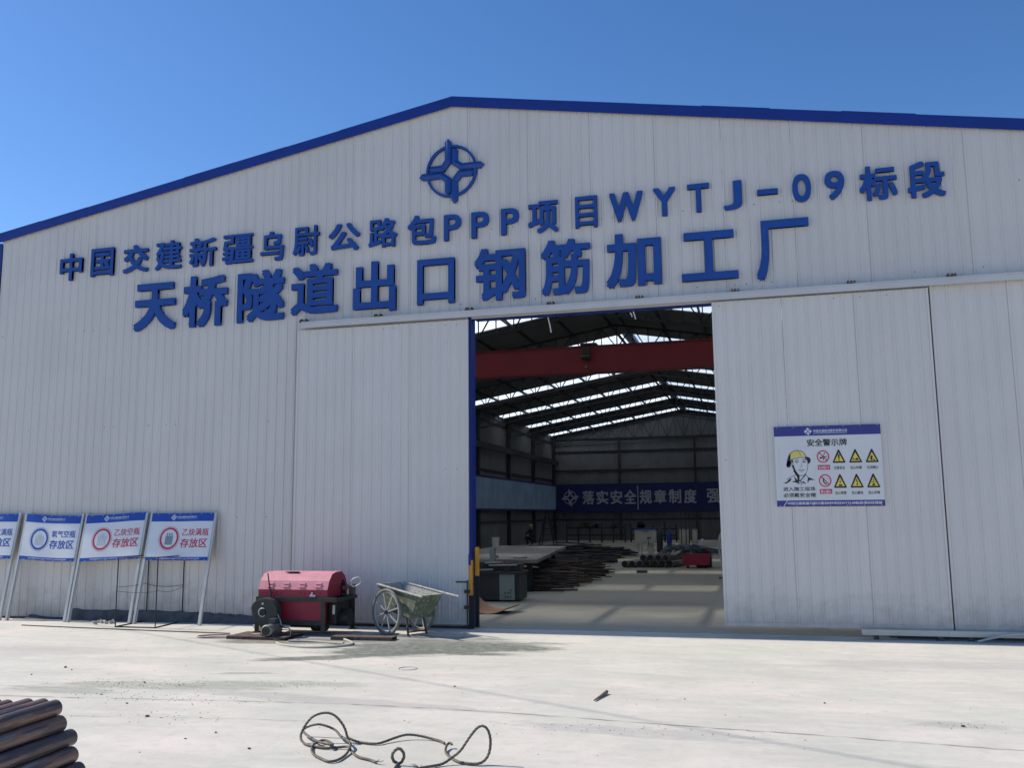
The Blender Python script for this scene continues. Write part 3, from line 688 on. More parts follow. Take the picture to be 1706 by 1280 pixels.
# ------------------------------------------------------------------ four leaning area signs
def area_sign(xc, wd, top, yb, yt, bottle, colour, label, tilt, sag=0.0, shadowtop=False):
    """two poles leaning on the wall with a printed sheet tied between them"""
    t = thing('area_sign', label, 'sign', (xc, yb, 0), 0, 'printed area signs leaning on the wall')
    lean = math.atan2(yt-yb, top); L = math.hypot(yt-yb, top)
    t.rotation_euler = (-lean, 0, 0)
    for s_ in (-1, 1):
        p = MB(); X = s_*(wd/2-.018)
        p.box(X-.019, X+.019, -.019, .019, 0, L); p.box(X-.024, X-.020, -.010, .010, 0, L); p.box(X-s_*.030-.006, X-s_*.030+.006, -.008, .012, 0, L-.01)
        p.obj('pole', M['alu'], t, bevel=.003)
    p = MB(); p.box(-wd/2+.038, wd/2-.038, .0, .018, L-.05, L-.02); p.box(-wd/2+.038, wd/2-.038, .0, .018, L-.75, L-.72); p.obj('cross_bar', M['alu'], t)
    # sheet: slightly wavy
    w2 = wd/2-.035; z0 = L-.76; z1 = L-.015
    def warp(x, z):
        u_ = x/w2; return -.022-.010*math.cos(u_*2.3+1+2*z)*(1-u_*u_)-.004*math.sin(5*u_+3*z)
    def tz(x, z): return z+tilt*x-sag*(1-(x/w2)**2)
    def warped(mb, off):
        mb.v = [(x, warp(x, z)+y-off, tz(x, z)) for x, y, z in mb.v]; return mb
    def grid(x0, x1, za, zb, nx=24, nz=6):
        mb = MB(); vs = [(x0+(x1-x0)*i/nx, 0, za+(zb-za)*k/nz) for k in range(nz+1) for i in range(nx+1)]
        mb.add(vs, [(k*(nx+1)+i, k*(nx+1)+i+1, (k+1)*(nx+1)+i+1, (k+1)*(nx+1)+i) for k in range(nz) for i in range(nx)], True); return mb
    back = grid(-w2, w2, z0, z1); base = back.v[:]; 
    warped(back, 0)
    nb = len(back.v); back.add([(x, y+.003, z) for x, y, z in back.v[:nb]], [f[::-1] for f in back.f[:]], True)
    sh = back.obj('printed_sheet', M['sheet'], t)
    warped(grid(-w2, w2, z1-.13, z1), .0015).obj('top_band', M['print_blue'], sh)
    warped(grid(-w2, w2, z0, z0+.055), .0015).obj('bottom_band', M['print_blue'], sh)
    e = MB(); cx = wd/2-.585 
    text_into(e, '中国交通建设股份有限公司', cx-.11, cx+.25, z1-.075, z1-.045, 0, .02)
    flat_emblem(e, cx-.17, z1-.065, .045, 0)
    text_into(e, 'CHINA COMMUNICATIONS CONSTRUCTION COMPANY LTD', cx-.11, cx+.25, z1-.092, z1-.084, 0, .01)
    warped(e, .003).obj('header_print', M['print_white'], sh)
    e = MB(); text_into(e, '中国交建新疆乌尉公路包PPP项目WYTJ-09标段项目经理部', cx-.36, cx+.40, z0+.014, z0+.042, 0, .02); warped(e, .003).obj('footer_print', M['print_white'], sh)
    cm_ = M['print_blue'] if colour == 'blue' else M['print_red']
    e = MB(); ringf(e, cx-.20, z0+.345, .165, .175, .032, 0); ringf(e, cx-.20, z0+.345, .183, .193, .005, 0)
    text_into(e, bottle, cx+.02, cx+.50, z0+.385, z0+.50, 0, .012); text_into(e, '存放区', cx+.01, cx+.50, z0+.20, z0+.345, 0, .02)
    warped(e, .0015).obj('red_print' if colour == 'red' else 'blue_print', cm_, sh)
    e = MB()
    if bottle == '乙炔满瓶':
        e.add([(cx-.20+x, 0, z0+.345+z) for x, z in ((-.065, -.1), (.065, -.1), (.065, .04), (-.065, .04))], [(0, 1, 2, 3)])
        for q in (-.04, 0, .04): e.add([(cx-.20+q+x, 0, z0+.345+z) for x, z in ((-.012, .045), (.012, .045), (.012, .085), (-.012, .085))], [(0, 1, 2, 3)])
    else:
        for q in (-.065, -.022, .022, .065):
            z2 = .07-abs(q)*.6; fan(e, [(cx-.20+q-.014, z0+.245), (cx-.20+q+.014, z0+.245), (cx-.20+q+.014, z0+.345+z2), (cx-.20+q+.005, z0+.37+z2), (cx-.20+q-.005, z0+.37+z2), (cx-.20+q-.014, z0+.345+z2)], 0)
    warped(e, .0015).obj('bottle_picture', M['print_dark_grey'] if bottle == '乙炔满瓶' else M['print_grey'], sh)
    # ties
    e = MB()
    for q in (-.8, -.45, -.1, .25, .6, .9):
        e.lathe([(.006, 0), (.006, .004)], (q*w2, warp(q*w2, z1)-.005, tz(q*w2, z1-.012)), 8, 'y')
        e.lathe([(.006, 0), (.006, .004)], (q*w2, warp(q*w2, z0)-.005, tz(q*w2, z0+.010)), 8, 'y')
    e.obj('eyelets', M['print_white'], sh)
    return t
area_sign(-8.84, 1.19, 1.70, -.40, -.06, '乙炔满瓶', 'red', 'sign with red ring reading 乙炔满瓶存放区, rightmost of the four leaning signs', 0)
area_sign(-10.08, 1.17, 1.70, -.38, -.06, '乙炔空瓶', 'red', 'sign with red ring reading 乙炔空瓶存放区, behind the wire stand', .045)
area_sign(-11.28, 1.15, 1.70, -.36, -.06, '氧气空瓶', 'blue', 'sign with blue ring reading 氧气空瓶存放区, second from the left', -.04, .012)
area_sign(-12.53, 1.15, 1.72, -.36, -.06, '氧气满瓶', 'blue', 'blue lettered sign ending 满瓶存放区, cut by the left photo edge', 0)

# dark mortar ridge at the foot of the wall
mb = MB(); xs = [-11.95+i*.09 for i in range(62)]; vs = []
def mh(x):
    if x < -10.9: h = .05+.02*math.sin(x*9) if -11.75 < x < -11.3 else .012
    else: h = .165 if x < -9.0 else .165-.03*(x+9.0)
    return max(.012, h+random.uniform(-.012, .012)) if x < -6.9 else .012
prof = []
for x in xs:
    h = mh(x); d = .06+random.uniform(-.02, .02)+(.0 if h > .05 else 0)
    prof.append([(x, -.015, h), (x, -.03-.2*d, h*.95), (x, -.04-d*.7, h*.45), (x, -.06-d, 0)])
for i in range(len(prof)-1):
    vs = prof[i]+prof[i+1]; mb.add(vs, [(0, 4, 5, 1), (1, 5, 6, 2), (2, 6, 7, 3)])
tag(mb.obj('mortar_ridge', M['mortar']), 'low dark mortar fillet along the foot of the wall behind the signs', 'mortar fillet')
# pale rubble heap by the stand
mb = MB()
rt = thing('rubble_heap', 'small heap of pale broken plaster on the ground left of the wire stand', 'rubble', (-9.95, -.40, 0))
for k in range(12):
    bm = bmesh.new(); bmesh.ops.create_icosphere(bm, subdivisions=1, radius=1)
    s_ = random.uniform(.02, .045)
    for v in bm.verts: v.co = Vector((v.co.x*s_*1.5, v.co.y*s_, v.co.z*s_*.7))*random.uniform(.75, 1.2)
    me = bpy.data.meshes.new('chunk'); bm.to_mesh(me); bm.free(); me.materials.append(M['rubble'])
    link('chunk', me, rt, (random.gauss(.0, .13), random.gauss(0, .04), s_*.6), (random.random(), random.random(), random.random()*3))

# ------------------------------------------------------------------ wire stand
st = thing('wire_stand', 'thin black steel rod frame stand in front of the leaning signs', 'stand', (-9.08, -.42, 0))
hw, hd, H = .345, .40, 1.03
C4 = [(-hw, -hd), (hw, -hd), (hw-.1, hd), (-hw-.06, hd)]
for (x, y) in C4:
    mb = MB(); mb.tube([(x, y, 0), (x+random.uniform(-.01, .01), y, .5), (x, y, H)], .0085, 6); mb.obj('leg', M['black'], st)
for z in (.009, H):
    for i in range(4):
        if z < .1 and i == 2: pass
        a = C4[i]; b = C4[(i+1) % 4]; mb = MB(); mb.tube([(a[0], a[1], z), (b[0], b[1], z)], .009, 6); mb.obj('rail', M['black'], st)
for i in range(4):
    a = C4[i]; b = C4[(i+1) % 4]; mb = MB(); sg = (.02, .05, .03, .01)[i]
    mb.tube([(a[0]+(b[0]-a[0])*t, a[1]+(b[1]-a[1])*t, .53-sg*math.sin(math.pi*t)+.02*i) for t in [k/8 for k in range(9)]], .0035, 5); mb.obj('tie_wire', M['black'], st)
# long thin dark line along the ground by the signs
mb = MB(); mb.tube(smooth_path([(-11.04, -.90, .008), (-10.1, -1.0, .008), (-9.0, -1.10, .008), (-8.1, -1.16, .008), (-7.24, -1.22, .008)], 4), .008, 6)
tag(mb.obj('steel_rod', M['rusty']), 'long thin steel rod lying on the ground below the signs', 'rod')

# ------------------------------------------------------------------ red straightening machine
mc = thing('straightening_machine', 'old rebar straightening machine with faded red hood and green frame', 'machine', (-6.80, -1.24, .05))
mc.scale = (1, 1, .925)
W_, D_ = 1.08, .62
# hood (shell with tapered ends)
mb = MB()
prof = [(0, .50), (0, .615), (.05, .74), (.14, .835), (.26, .862), (.44, .862), (.55, .79), (.62, .66), (.62, .50)]
xa, xb = .0, W_-.03
L0 = [(xa, y, z) for y, z in prof]; L1 = [(xb, y, z) for y, z in prof]
mb.cur = 1  # upper hood faces take the sunlit colour
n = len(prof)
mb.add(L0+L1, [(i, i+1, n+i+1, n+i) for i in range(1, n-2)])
mb.cur = 0
mb.add(L0+L1, [(0, 1, n+1, n), (n-2, n-1, 2*n-1, 2*n-2)])
mb.add(L0, [tuple(range(n))])
# right end plate with an arched opening
arch = [(.40, .50), (.40, .62), (.43, .71), (.49, .74), (.54, .70), (.57, .60), (.57, .50)]
out = prof
mb.add([(xb, y, z) for y, z in out]+[(xb, y, z) for y, z in arch], [(0, 1, 2, 3, 4, 11, 10, 9), (4, 5, 6, 13, 12, 11), (6, 7, 8, 15, 14, 13)])
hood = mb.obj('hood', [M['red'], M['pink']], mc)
mb = MB(); mb.box(.03, W_-.06, .12, .52, .505, .70); mb.obj('inner_drum', M['black'], hood)
# louvres
for k in range(4):
    X = .17+k*.243
    for q in (0, 1):
        mb = MB(); y0, z0 = (.020, .665) if q == 0 else (.037, .708)
        a = Vector((X-.04, y0, z0)); 
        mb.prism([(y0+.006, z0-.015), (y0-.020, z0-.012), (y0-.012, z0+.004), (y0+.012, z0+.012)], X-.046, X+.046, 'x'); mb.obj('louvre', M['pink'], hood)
mb = MB()
for X in (.06, .13, .20, .27, .34, .64, .71, .78, .85, .93): mb.prism([(X, .550), (X+.020, .553), (X+.004, .578)], -.003, -.001)
mb.obj('vent_slots', M['black'], hood)
mb = MB(); mb.prism([(.33, .15), (.54, .15), (.50, .235), (.37, .235)], .853, .866, 'z'); mb.obj('top_hole', M['black'], hood)
# green frame
mb = MB(); mb.box(-.02, W_+.12, -.03, .02, .445, .498); mb.box(-.02, W_+.12, D_-.02, D_+.03, .445, .498); mb.box(W_+.07, W_+.12, .021, D_-.021, .445, .4975); mb.box(-.02, .03, .021, D_-.021, .445, .4975)
mb.box(-.02, W_+.12, -.028, -.02, .498, .512); mb.obj('bed_frame', M['green'], mc, bevel=.004)
for (X, Y) in ((.0, .0), (W_-.08, .0), (W_+.08, D_-.02), (.0, D_-.02)):
    mb = MB(); mb.box(X-.028, X+.035, Y-.028, Y-.018, .0, .444); mb.box(X-.028, X-.018, Y-.0175, Y+.035, .0, .444); mb.box(X-.05, X+.06, Y-.05, Y+.05, -.012, -.0005); mb.obj('leg', M['green'], mc)
mb = MB(); mb.box(.205, .245, -.02, .02, .0, .16); mb.obj('leg', M['rusty'], mc)
mb = MB(); mb.box(.03, W_-.09, .022, D_-.04, .13, .444); mb.obj('lower_casing', M['red'], mc, bevel=.004)
mb = MB(); mb.box(.03, W_-.09, .015, .0215, .10, .168); mb.box(.03, W_-.09, D_-.1, D_-.05, .10, .129); mb.obj('skirt_rail', M['green'], mc)
# right-hand bay: dark gear and motor block behind the front leg
mb = MB(); mb.box(W_-.06, W_+.06, .10, D_-.04, .12, .44); mb.lathe([(.11, 0), (.12, .02), (.12, .22), (.11, .24)], (W_-.06, .30, .19), 18, 'x'); mb.obj('gear_case', M['grease'], mc, bevel=.006)
mb = MB(); mb.box(.42, W_-.18, .16, .46, .05, .10); mb.lathe([(.07, 0), (.08, .02), (.08, .2), (.07, .22)], (.72, .24, .07), 16, 'x'); mb.obj('under_tray', M['grease'], mc, bevel=.006)  # dark clutter added to deepen the shade beneath the machine
mb = MB(); mb.lathe([(.10, 0), (.115, .01), (.115, .05), (.10, .06)], (W_+.10, .34, .20), 20, 'x'); mb.obj('drive_pulley', M['grease'], mc)
mb = MB(); mb.box(W_+.055, W_+.12, D_-.12, D_-.03, .50, .66); mb.box(W_+.05, W_+.10, .3, D_-.13, .60, .66); mb.obj('feed_block', M['rusty'], mc, bevel=.004)
mb = MB(); mb.lathe([(.02, 0), (.02, .13)], (W_+.03, .08, .26), 10); mb.obj('filter_bottle', M['bucket'], mc)
# ring handle at the back right
pts = []
for k in range(16):
    a = 2*math.pi*k/16; pts.append((W_+.20+.075*math.cos(a)-.02*math.sin(a), D_-.2-.03*math.sin(a), .70+.050*math.sin(a)+.045*math.cos(a)))
mb = MB(); mb.tube(pts, .014, 8, closed=True); mb.tube([(W_+.08, D_-.2, .65), (W_+.135, D_-.2, .672)], .014, 8); mb.obj('ring_handle', M['track'], mc)
# belt guard on the left front: teardrop cover
gp = []
for k in range(14):
    a = math.pi*(1.0-k/13*1.0); gp.append((.20+.20*math.cos(a), .32+.185*math.sin(a)))
gp = [(.02, .30)]+gp[1:]+[(.395, .22), (.33, .10), (.27, .06), (.19, .06), (.07, .17)]
mb = MB(); mb.prism(gp, -.20, -.06); mb.obj('belt_guard', M['green'], mc, bevel=.01)
mb = MB(); mb.tube([(.19+.055*math.cos(a), -.208, .30+.06*math.sin(a)) for a in [R(60+k*20) for k in range(14)]], .008, 6); mb.obj('hub_ring', M['spoke'], mc)
mb = MB(); mb.lathe([(.045, -.212), (.045, -.2015)], (.19, 0, .30), 16, 'y'); mb.obj('hub_opening', M['black'], mc)
mb = MB(); mb.lathe([(.017, -.208), (.017, -.2015)], (.19, 0, .425), 10, 'y'); mb.obj('guard_knob', M['spoke'], mc)
mb = MB(); mb.tube(smooth_path([(.40, -.17, .27), (.45, -.18, .18), (.47, -.18, .07)], 4), .009, 6); mb.obj('conduit', M['spoke'], mc)
# lever
mb = MB(); mb.tube([(.235, -.04, .49), (.20, -.05, .66), (.17, -.055, .86)], [.011, .010, .008], 8); mb.obj('lever', M['black'], mc)
mb = MB(); mb.box(.80, .88, -.03, .0, .515, .545); mb.lathe([(.014, .545), (.014, .575)], (.83, -.015, 0), 8); mb.obj('clamp', M['track'], mc, bevel=.003)
# motor with its round end facing the camera
mb = MB(); cx, cz = .40, .075
mb.lathe([(.050, -.47), (.074, -.465), (.082, -.45), (.082, -.38), (.076, -.375), (.076, -.16), (.06, -.14)], (cx, 0, cz), 22, 'y')
for k in range(12):
    a = 2*math.pi*k/12; mb.bar((cx+.080*math.cos(a), -.36, cz+.080*math.sin(a)), (cx+.080*math.cos(a), -.17, cz+.080*math.sin(a)), .006, .012)
mo = mb.obj('motor', M['motor'], mc)
mb = MB(); mb.lathe([(.062, -.476), (.062, -.4715)], (cx, 0, cz), 20, 'y'); mb.obj('fan_cover', M['green'], mo)
mb = MB(); mb.box(cx-.05, cx+.05, -.32, -.2, cz+.09, cz+.15); mb.obj('terminal_box', M['cab_dark'], mo, bevel=.004)
mb = MB(); mb.box(cx-.09, cx-.06, -.42, -.15, -.035, cz-.05); mb.box(cx+.06, cx+.09, -.42, -.15, -.035, cz-.05); mb.obj('motor_foot', M['rusty'], mo)
mb = MB(); mb.tube(smooth_path([(.48, -.25, .12), (.56, -.24, .09), (.62, -.28, .10), (.70, -.34, .06), (.72, -.42, -.01), (.66, -.50, -.035), (.56, -.50, -.038), (.48, -.44, -.038)], 4), .009, 6); mb.obj('motor_cable', M['black'], mc)
# steel skids under it
def skid(label, x0, y0, x1, y1, h, rot=0):
    t = thing('steel_skid', label, 'steel channel', ((x0+x1)/2, (y0+y1)/2, 0), rot); hx = (x1-x0)/2; hy = (y1-y0)/2
    mb = MB(); mb.box(-hx, hx, -hy, hy, h-.008, h); mb.box(-hx, hx, -hy, -hy+.008, .0, h-.0085); mb.box(-hx, hx, hy-.008, hy, .0, h-.0085); mb.obj('channel', M['rusty'], t)
    return t
skid('rusty steel channel on the ground under the left end of the red machine', -6.98, -1.72, -6.12, -1.20, .040)
skid('rusty steel channel lying on the ground between the red machine and the handcart', -5.55, -1.52, -4.70, -1.32, .045, R(3))
# hoses
mb = MB(); mb.tube(smooth_path([(-5.55, -1.36, .02), (-5.30, -1.58, .012), (-5.10, -1.82, .012), (-5.06, -2.02, .012), (-5.22, -2.22, .012), (-5.48, -2.30, .012), (-5.78, -2.22, .012), (-5.98, -2.10, .012), (-6.1, -1.96, .012)], 6), .014, 8)
mb.tube(smooth_path([(-5.15, -1.98, .03), (-5.4, -1.86, .014), (-5.7, -1.80, .014), (-6.0, -1.82, .014)], 5), .014, 8)
tag(mb.obj('garden_hose', M['hose']), 'cream hose looping on the ground in front of the red machine', 'hose')
mb = MB(); mb.tube(smooth_path([(-6.6, -1.50, .05), (-6.95, -1.42, .012), (-7.2, -1.38, .011), (-7.42, -1.45, .011), (-7.50, -1.60, .011), (-7.36, -1.70, .011), (-7.2, -1.62, .011), (-6.98, -1.60, .012)], 6), .010, 8)
tag(mb.obj('short_hose', M['hose_pink']), 'thin pinkish hose curling out left of the red machine', 'hose')
mb = MB(); mb.bar((-6.95, -.95, .02), (-6.78, -1.15, .16), .05, .03); mb.bar((-7.25, -.55, .03), (-6.85, -.62, .04), .06, .05)
tag(mb.obj('timber_offcut', M['hose']), 'pale timber offcut leaning against the left foot of the red machine', 'timber')
mb = MB(); mb.tube(smooth_path([(-5.3, -1.42, .01), (-4.9, -1.55, .01), (-4.6, -1.72, .01)], 4), .006, 6)

# ------------------------------------------------------------------ two-wheeled handcart
A = R(-30)
bw = thing('handcart', 'two-wheeled green metal handcart caked with cement beside the red machine', 'wheelbarrow', (-4.85, -.69, 0), A)
# local: x along the handles (towards lower right), y along the axle (away)
WR = .31
def wheel(yy):
    t = MB(); n = 36; pts = [(WR*.95*math.cos(2*math.pi*k/n), yy, WR+WR*.95*math.sin(2*math.pi*k/n)) for k in range(n)]
    t.tube(pts, .021, 10, closed=True); wo = t.obj('wheel', M['wheel'], bw)
    t = MB(); pts = [(WR*.86*math.cos(2*math.pi*k/n), yy, WR+WR*.86*math.sin(2*math.pi*k/n)) for k in range(n)]; t.tube(pts, .010, 8, closed=True); t.obj('rim', M['spoke'], wo)
    t = MB(); t.lathe([(.022, -.04), (.03, -.03), (.03, .03), (.022, .04)], (0, yy, WR), 14, 'y'); t.obj('hub', M['cab_dark'], wo)
    for k in range(8):
        a = 2*math.pi*(k+.35)/8; t = MB(); t.bar((.025*math.cos(a), yy, WR+.025*math.sin(a)), (WR*.85*math.cos(a), yy, WR+WR*.85*math.sin(a)), .012, .018); t.obj('spoke', M['spoke'], wo)
wheel(-.30); wheel(.30)
t = MB(); t.tube([(0, -.33, WR), (0, .33, WR)], .012, 8); t.obj('axle', M['rusty'], bw)
# tray: tapered open bin
top = [(-.33, -.225, .655), (.56, -.225, .545), (.56, .225, .545), (-.36, .225, .655)]
bot = [(-.12, -.17, .30), (.38, -.17, .235), (.38, .17, .235), (-.12, .17, .30)]
t = MB(); 
vs = [Vector(v) for v in top+bot]; c_ = sum(vs, Vector())/8
inn = [v+(Vector((c_.x, c_.y, v.z))-v)*.02 for v in vs]; inn = [Vector((v.x, v.y, v.z+(.006 if i > 3 else .0))) for i, v in enumerate(inn)]
t.add(vs, [(i, (i+1) % 4, 4+(i+1) % 4, 4+i) for i in range(4)]+[(4, 5, 6, 7)]); t.cur = 1
t.add(inn, [(i, 4+i, 4+(i+1) % 4, (i+1) % 4) for i in range(4)]+[(7, 6, 5, 4)]); t.cur = 0
t.add(vs[:4]+inn[:4], [(i, (i+1) % 4, 4+(i+1) % 4, 4+i) for i in range(4)])
tray = t.obj('tray', [M['barrow'], M['cement']], bw)
for s_ in (-1, 1):
    t = MB(); t.tube([(-.30, s_*.235, .668), (.40, s_*.245, .580), (.70 if s_ < 0 else .86, s_*.255, .545 if s_ < 0 else .525)], .0155, 8); t.obj('handle', M['cement'], bw)
t = MB(); t.tube([(-.34, -.225, .660), (-.365, .225, .660)], .010, 8); t.obj('front_bar', M['cement'], bw)
for s_ in (-1, 1):
    t = MB(); t.bar((.24, s_*.15, .24), (.30, s_*.16, .0), .022); t.bar((.24, s_*.15, .24), (.0, s_*.16, WR), .02); t.obj('leg', M['rusty'], bw)
t = MB(); t.bar((.295, -.155, .05), (.295, .155, .05), .018); t.obj('leg_brace', M['rusty'], bw)
t = MB(); t.prism([(-.10, .29), (.14, .29), (.10, .345), (-.04, .36)], -.16, .16); t.obj('axle_bracket', M['barrow'], bw)

# ------------------------------------------------------------------ safety board on the right door
sb = thing('safety_board', 'white safety warning board with helmeted face and yellow triangles on the right door', 'board', (.895, -.105, 1.68), 0)
bwid, bh = 1.345, 1.065
sb.rotation_euler = (0, R(.2), 0); hx = bwid/2
mb = MB(); mb.box(-hx, hx, -.012, 0, 0, bh); bd = mb.obj('board_panel', M['board'], sb)
def X(px): return -hx+bwid*px      # px 0..1 from left
def Z(pz): return bh*(1-pz)        # pz 0..1 from top
Y0 = -.0135
e = MB(); fan(e, [(-hx, Z(.122)), (hx, Z(.122)), (hx, bh), (-hx, bh)], Y0); e.obj('top_band', M['print_navy'], sb)
e = MB(); fan(e, [(-hx, 0), (hx, 0), (hx, Z(.925)), (-hx, Z(.925))], Y0); e.obj('bottom_band', M['print_navy'], sb)
e = MB(); text_into(e, '中国交通建设股份有限公司', X(.375), X(.69), Z(.083), Z(.045), Y0-.001, .02); flat_emblem(e, X(.325), Z(.068), .045, Y0-.001)
fan(e, [(X(.375), Z(.096)), (X(.69), Z(.096)), (X(.69), Z(.092)), (X(.375), Z(.092))], Y0-.001); e.obj('header_print', M['print_white'], sb)
e = MB(); text_into(e, '中国交建新疆乌尉公路包PPP项目WYTJ-09标段项目经理部', X(.10), X(.975), Z(.985), Z(.94), Y0-.001, .03)
strokef(e, [(X(.062), Z(.998)), (X(.098), Z(.928))], .008, Y0-.001); e.obj('footer_print', M['print_white'], sb)
e = MB(); text_into(e, '安全警示牌', X(.31), X(.685), Z(.255), Z(.165), Y0, .022); e.obj('title_print', M['print_black'], sb)
e = MB(); text_into(e, '进入施工现场', X(.065), X(.367), Z(.808), Z(.757), Y0, .018); text_into(e, '必须戴安全帽', X(.065), X(.367), Z(.885), Z(.832), Y0, .018); e.obj('helmet_notice', M['print_black'], sb)
# fine frame line round the portrait
e = MB(); strokef(e, [(X(.035), Z(.895)), (X(.035), Z(.275)), (X(.375), Z(.275)), (X(.375), Z(.895)), (X(.035), Z(.895))], .0025, Y0+.0005); e.obj('frame_line', M['print_grey'], sb)
# portrait in line work
def PP(l): return [(X(a), Z(.300+(b-.315)*.876)) for a, b in l]
e = MB()
def poly(l): fan(e, PP(l), Y0-.0006)
poly([(.115, .56), (.105, .53), (.11, .49), (.118, .44), (.128, .405), (.15, .35), (.148, .44), (.15, .47)]); poly([(.15, .47), (.16, .44), (.172, .465), (.165, .49)]); poly([(.105, .53), (.118, .47), (.15, .47), (.158, .50), (.14, .555), (.115, .56)])
poly([(.155, .53), (.172, .52), (.19, .60), (.215, .66), (.205, .665), (.178, .62)])
poly([(.29, .405), (.33, .425), (.338, .455), (.335, .485), (.315, .515), (.308, .48), (.296, .445), (.285, .43)])
strokef(e, PP([(.16, .445), (.19, .43), (.235, .418), (.27, .42), (.296, .44)]), .007, Y0-.001)
strokef(e, PP([(.128, .405), (.145, .36), (.175, .33), (.21, .315), (.25, .325), (.28, .355), (.295, .405)]), .006, Y0-.001)
strokef(e, PP([(.215, .318), (.235, .35), (.245, .39)]), .004, Y0-.001)
strokef(e, PP([(.168, .465), (.17, .53), (.182, .59), (.21, .655), (.225, .675)]), .007, Y0-.001)
strokef(e, PP([(.308, .48), (.308, .55), (.30, .60), (.285, .65)]), .005, Y0-.001)
for ex in (.205, .275): strokef(e, PP([(ex-.018, .462), (ex, .452), (ex+.018, .458)]), .007, Y0-.001); strokef(e, PP([(ex-.016, .484), (ex, .476), (ex+.016, .486), (ex, .49), (ex-.016, .484)]), .005, Y0-.001); fan(e, [(PP([(ex, .483)])[0][0]+.006*math.cos(a*.785), PP([(ex, .483)])[0][1]+.007*math.sin(a*.785)) for a in range(8)], Y0-.0014)
strokef(e, PP([(.245, .50), (.252, .545), (.24, .555), (.23, .55)]), .0035, Y0-.001)
strokef(e, PP([(.215, .60), (.235, .592), (.245, .596), (.255, .592), (.275, .602)]), .005, Y0-.001); strokef(e, PP([(.228, .61), (.247, .62), (.265, .61)]), .005, Y0-.001)
poly([(.165, .60), (.18, .61), (.225, .68), (.223, .76), (.212, .765), (.20, .69)]); strokef(e, PP([(.225, .675), (.255, .68), (.285, .655)]), .006, Y0-.001)
poly([(.285, .655), (.29, .665), (.24, .745), (.228, .77), (.222, .755)]); poly([(.17, .68), (.21, .75), (.222, .80), (.19, .775), (.155, .765), (.16, .755), (.185, .75)])
poly([(.065, .785), (.10, .765), (.13, .72), (.15, .715), (.135, .755), (.10, .785)]); strokef(e, PP([(.10, .73), (.15, .69), (.20, .66)]), .005, Y0-.001)
poly([(.215, .79), (.24, .765), (.262, .762), (.285, .80), (.26, .785), (.24, .775)]); poly([(.29, .66), (.305, .70), (.345, .725), (.365, .745), (.33, .74), (.31, .75), (.30, .79), (.298, .75), (.305, .725)])
strokef(e, PP([(.232, .80), (.24, .793), (.246, .80), (.24, .808), (.232, .80)]), .004, Y0-.001)
pt_ = e.obj('worker_portrait', M['print_black'], sb)
e = MB(); fan(e, PP([(.142, .43), (.136, .41), (.15, .365), (.18, .338), (.21, .328), (.248, .338), (.275, .368), (.288, .402), (.27, .408), (.235, .403), (.19, .415), (.16, .432)]), Y0-.0004); e.obj('helmet_fill', M['print_yellow'], pt_)
TX = (.602, .755, .907); TZ = ((.304, .468), (.608, .776)); names = (('注意安全', '当心车辆', '当心机械伤人'), ('当心落物', '当心触电', '当心吊物'))
def picto(e, k, f_):
    Y = Y0-.002
    if k == 0: fan(e, [f_(-.005, .045), f_(.005, .045), f_(.008, .108), f_(-.008, .108)], Y); fan(e, [f_(-.006, .025), f_(.006, .025), f_(.006, .037), f_(-.006, .037)], Y)
    elif k == 1: fan(e, [f_(-.002, .03), f_(.03, .03), f_(.028, .042), f_(.018, .056), f_(.006, .056), f_(-.002, .044)], Y); strokef(e, [f_(-.026, .03), f_(-.02, .055), f_(-.012, .03)], .006, Y); strokef(e, [f_(-.028, .045), f_(-.01, .045)], .005, Y)
    elif k == 2: fan(e, [f_(-.016, .028), f_(0, .026), f_(.0, .045), f_(.008, .075), f_(-.004, .088), f_(-.014, .07)], Y); fan(e, [f_(.006, .047), f_(.028, .03), f_(.018, .022), f_(.004, .036)], Y)
    elif k == 3: fan(e, [f_(-.014, .024), f_(.016, .024), f_(.016, .042), f_(-.012, .045)], Y); strokef(e, [f_(0, .06), f_(.0, .098)], .006, Y); strokef(e, [f_(-.010, .07), f_(.010, .078)], .005, Y)
    elif k == 4: strokef(e, [f_(.0, .11), f_(-.006, .078), f_(.008, .082), f_(.002, .04)], .008, Y); fan(e, [f_(-.007, .045), f_(.011, .048), f_(.0, .022)], Y)
    else: strokef(e, [f_(-.002, .108), f_(.006, .09), f_(-.004, .08), f_(0, .06)], .006, Y); strokef(e, [f_(-.020, .062), f_(.020, .062)], .006, Y); fan(e, [f_(-.014, .024), f_(.014, .024), f_(.009, .048), f_(-.009, .048)], Y)
for r_i in range(2):
    za, zb = TZ[r_i]
    for c_i in range(3):
        cx = TX[c_i]+(.018 if r_i else 0)*0; hwid = .060
        e = MB(); fan(e, [(X(cx-hwid), Z(zb-.008)), (X(cx-hwid+.008), Z(zb)), (X(cx+hwid-.008), Z(zb)), (X(cx+hwid), Z(zb-.008)), (X(cx+.006), Z(za)), (X(cx-.006), Z(za))], Y0)
        wt = e.obj('warning_triangle', M['print_black'], sb)
        e = MB(); fan(e, [(X(cx-.042), Z(zb-.020)), (X(cx+.042), Z(zb-.020)), (X(cx), Z(za+.036))], Y0-.001); e.obj('yellow_fill', M['print_yellow'], wt)
        e = MB(); picto(e, r_i*3+c_i, lambda a, b: (X(cx)+a*bwid, Z(zb)+b*bh)); e.obj('pictogram', M['print_black'], wt)
        nm = names[r_i][c_i]; tw = .052
        e = MB(); text_into(e, nm, X(cx-tw), X(cx+tw), Z(zb+.080), Z(zb+.040), Y0, .012); e.obj('caption', M['print_black'], sb)
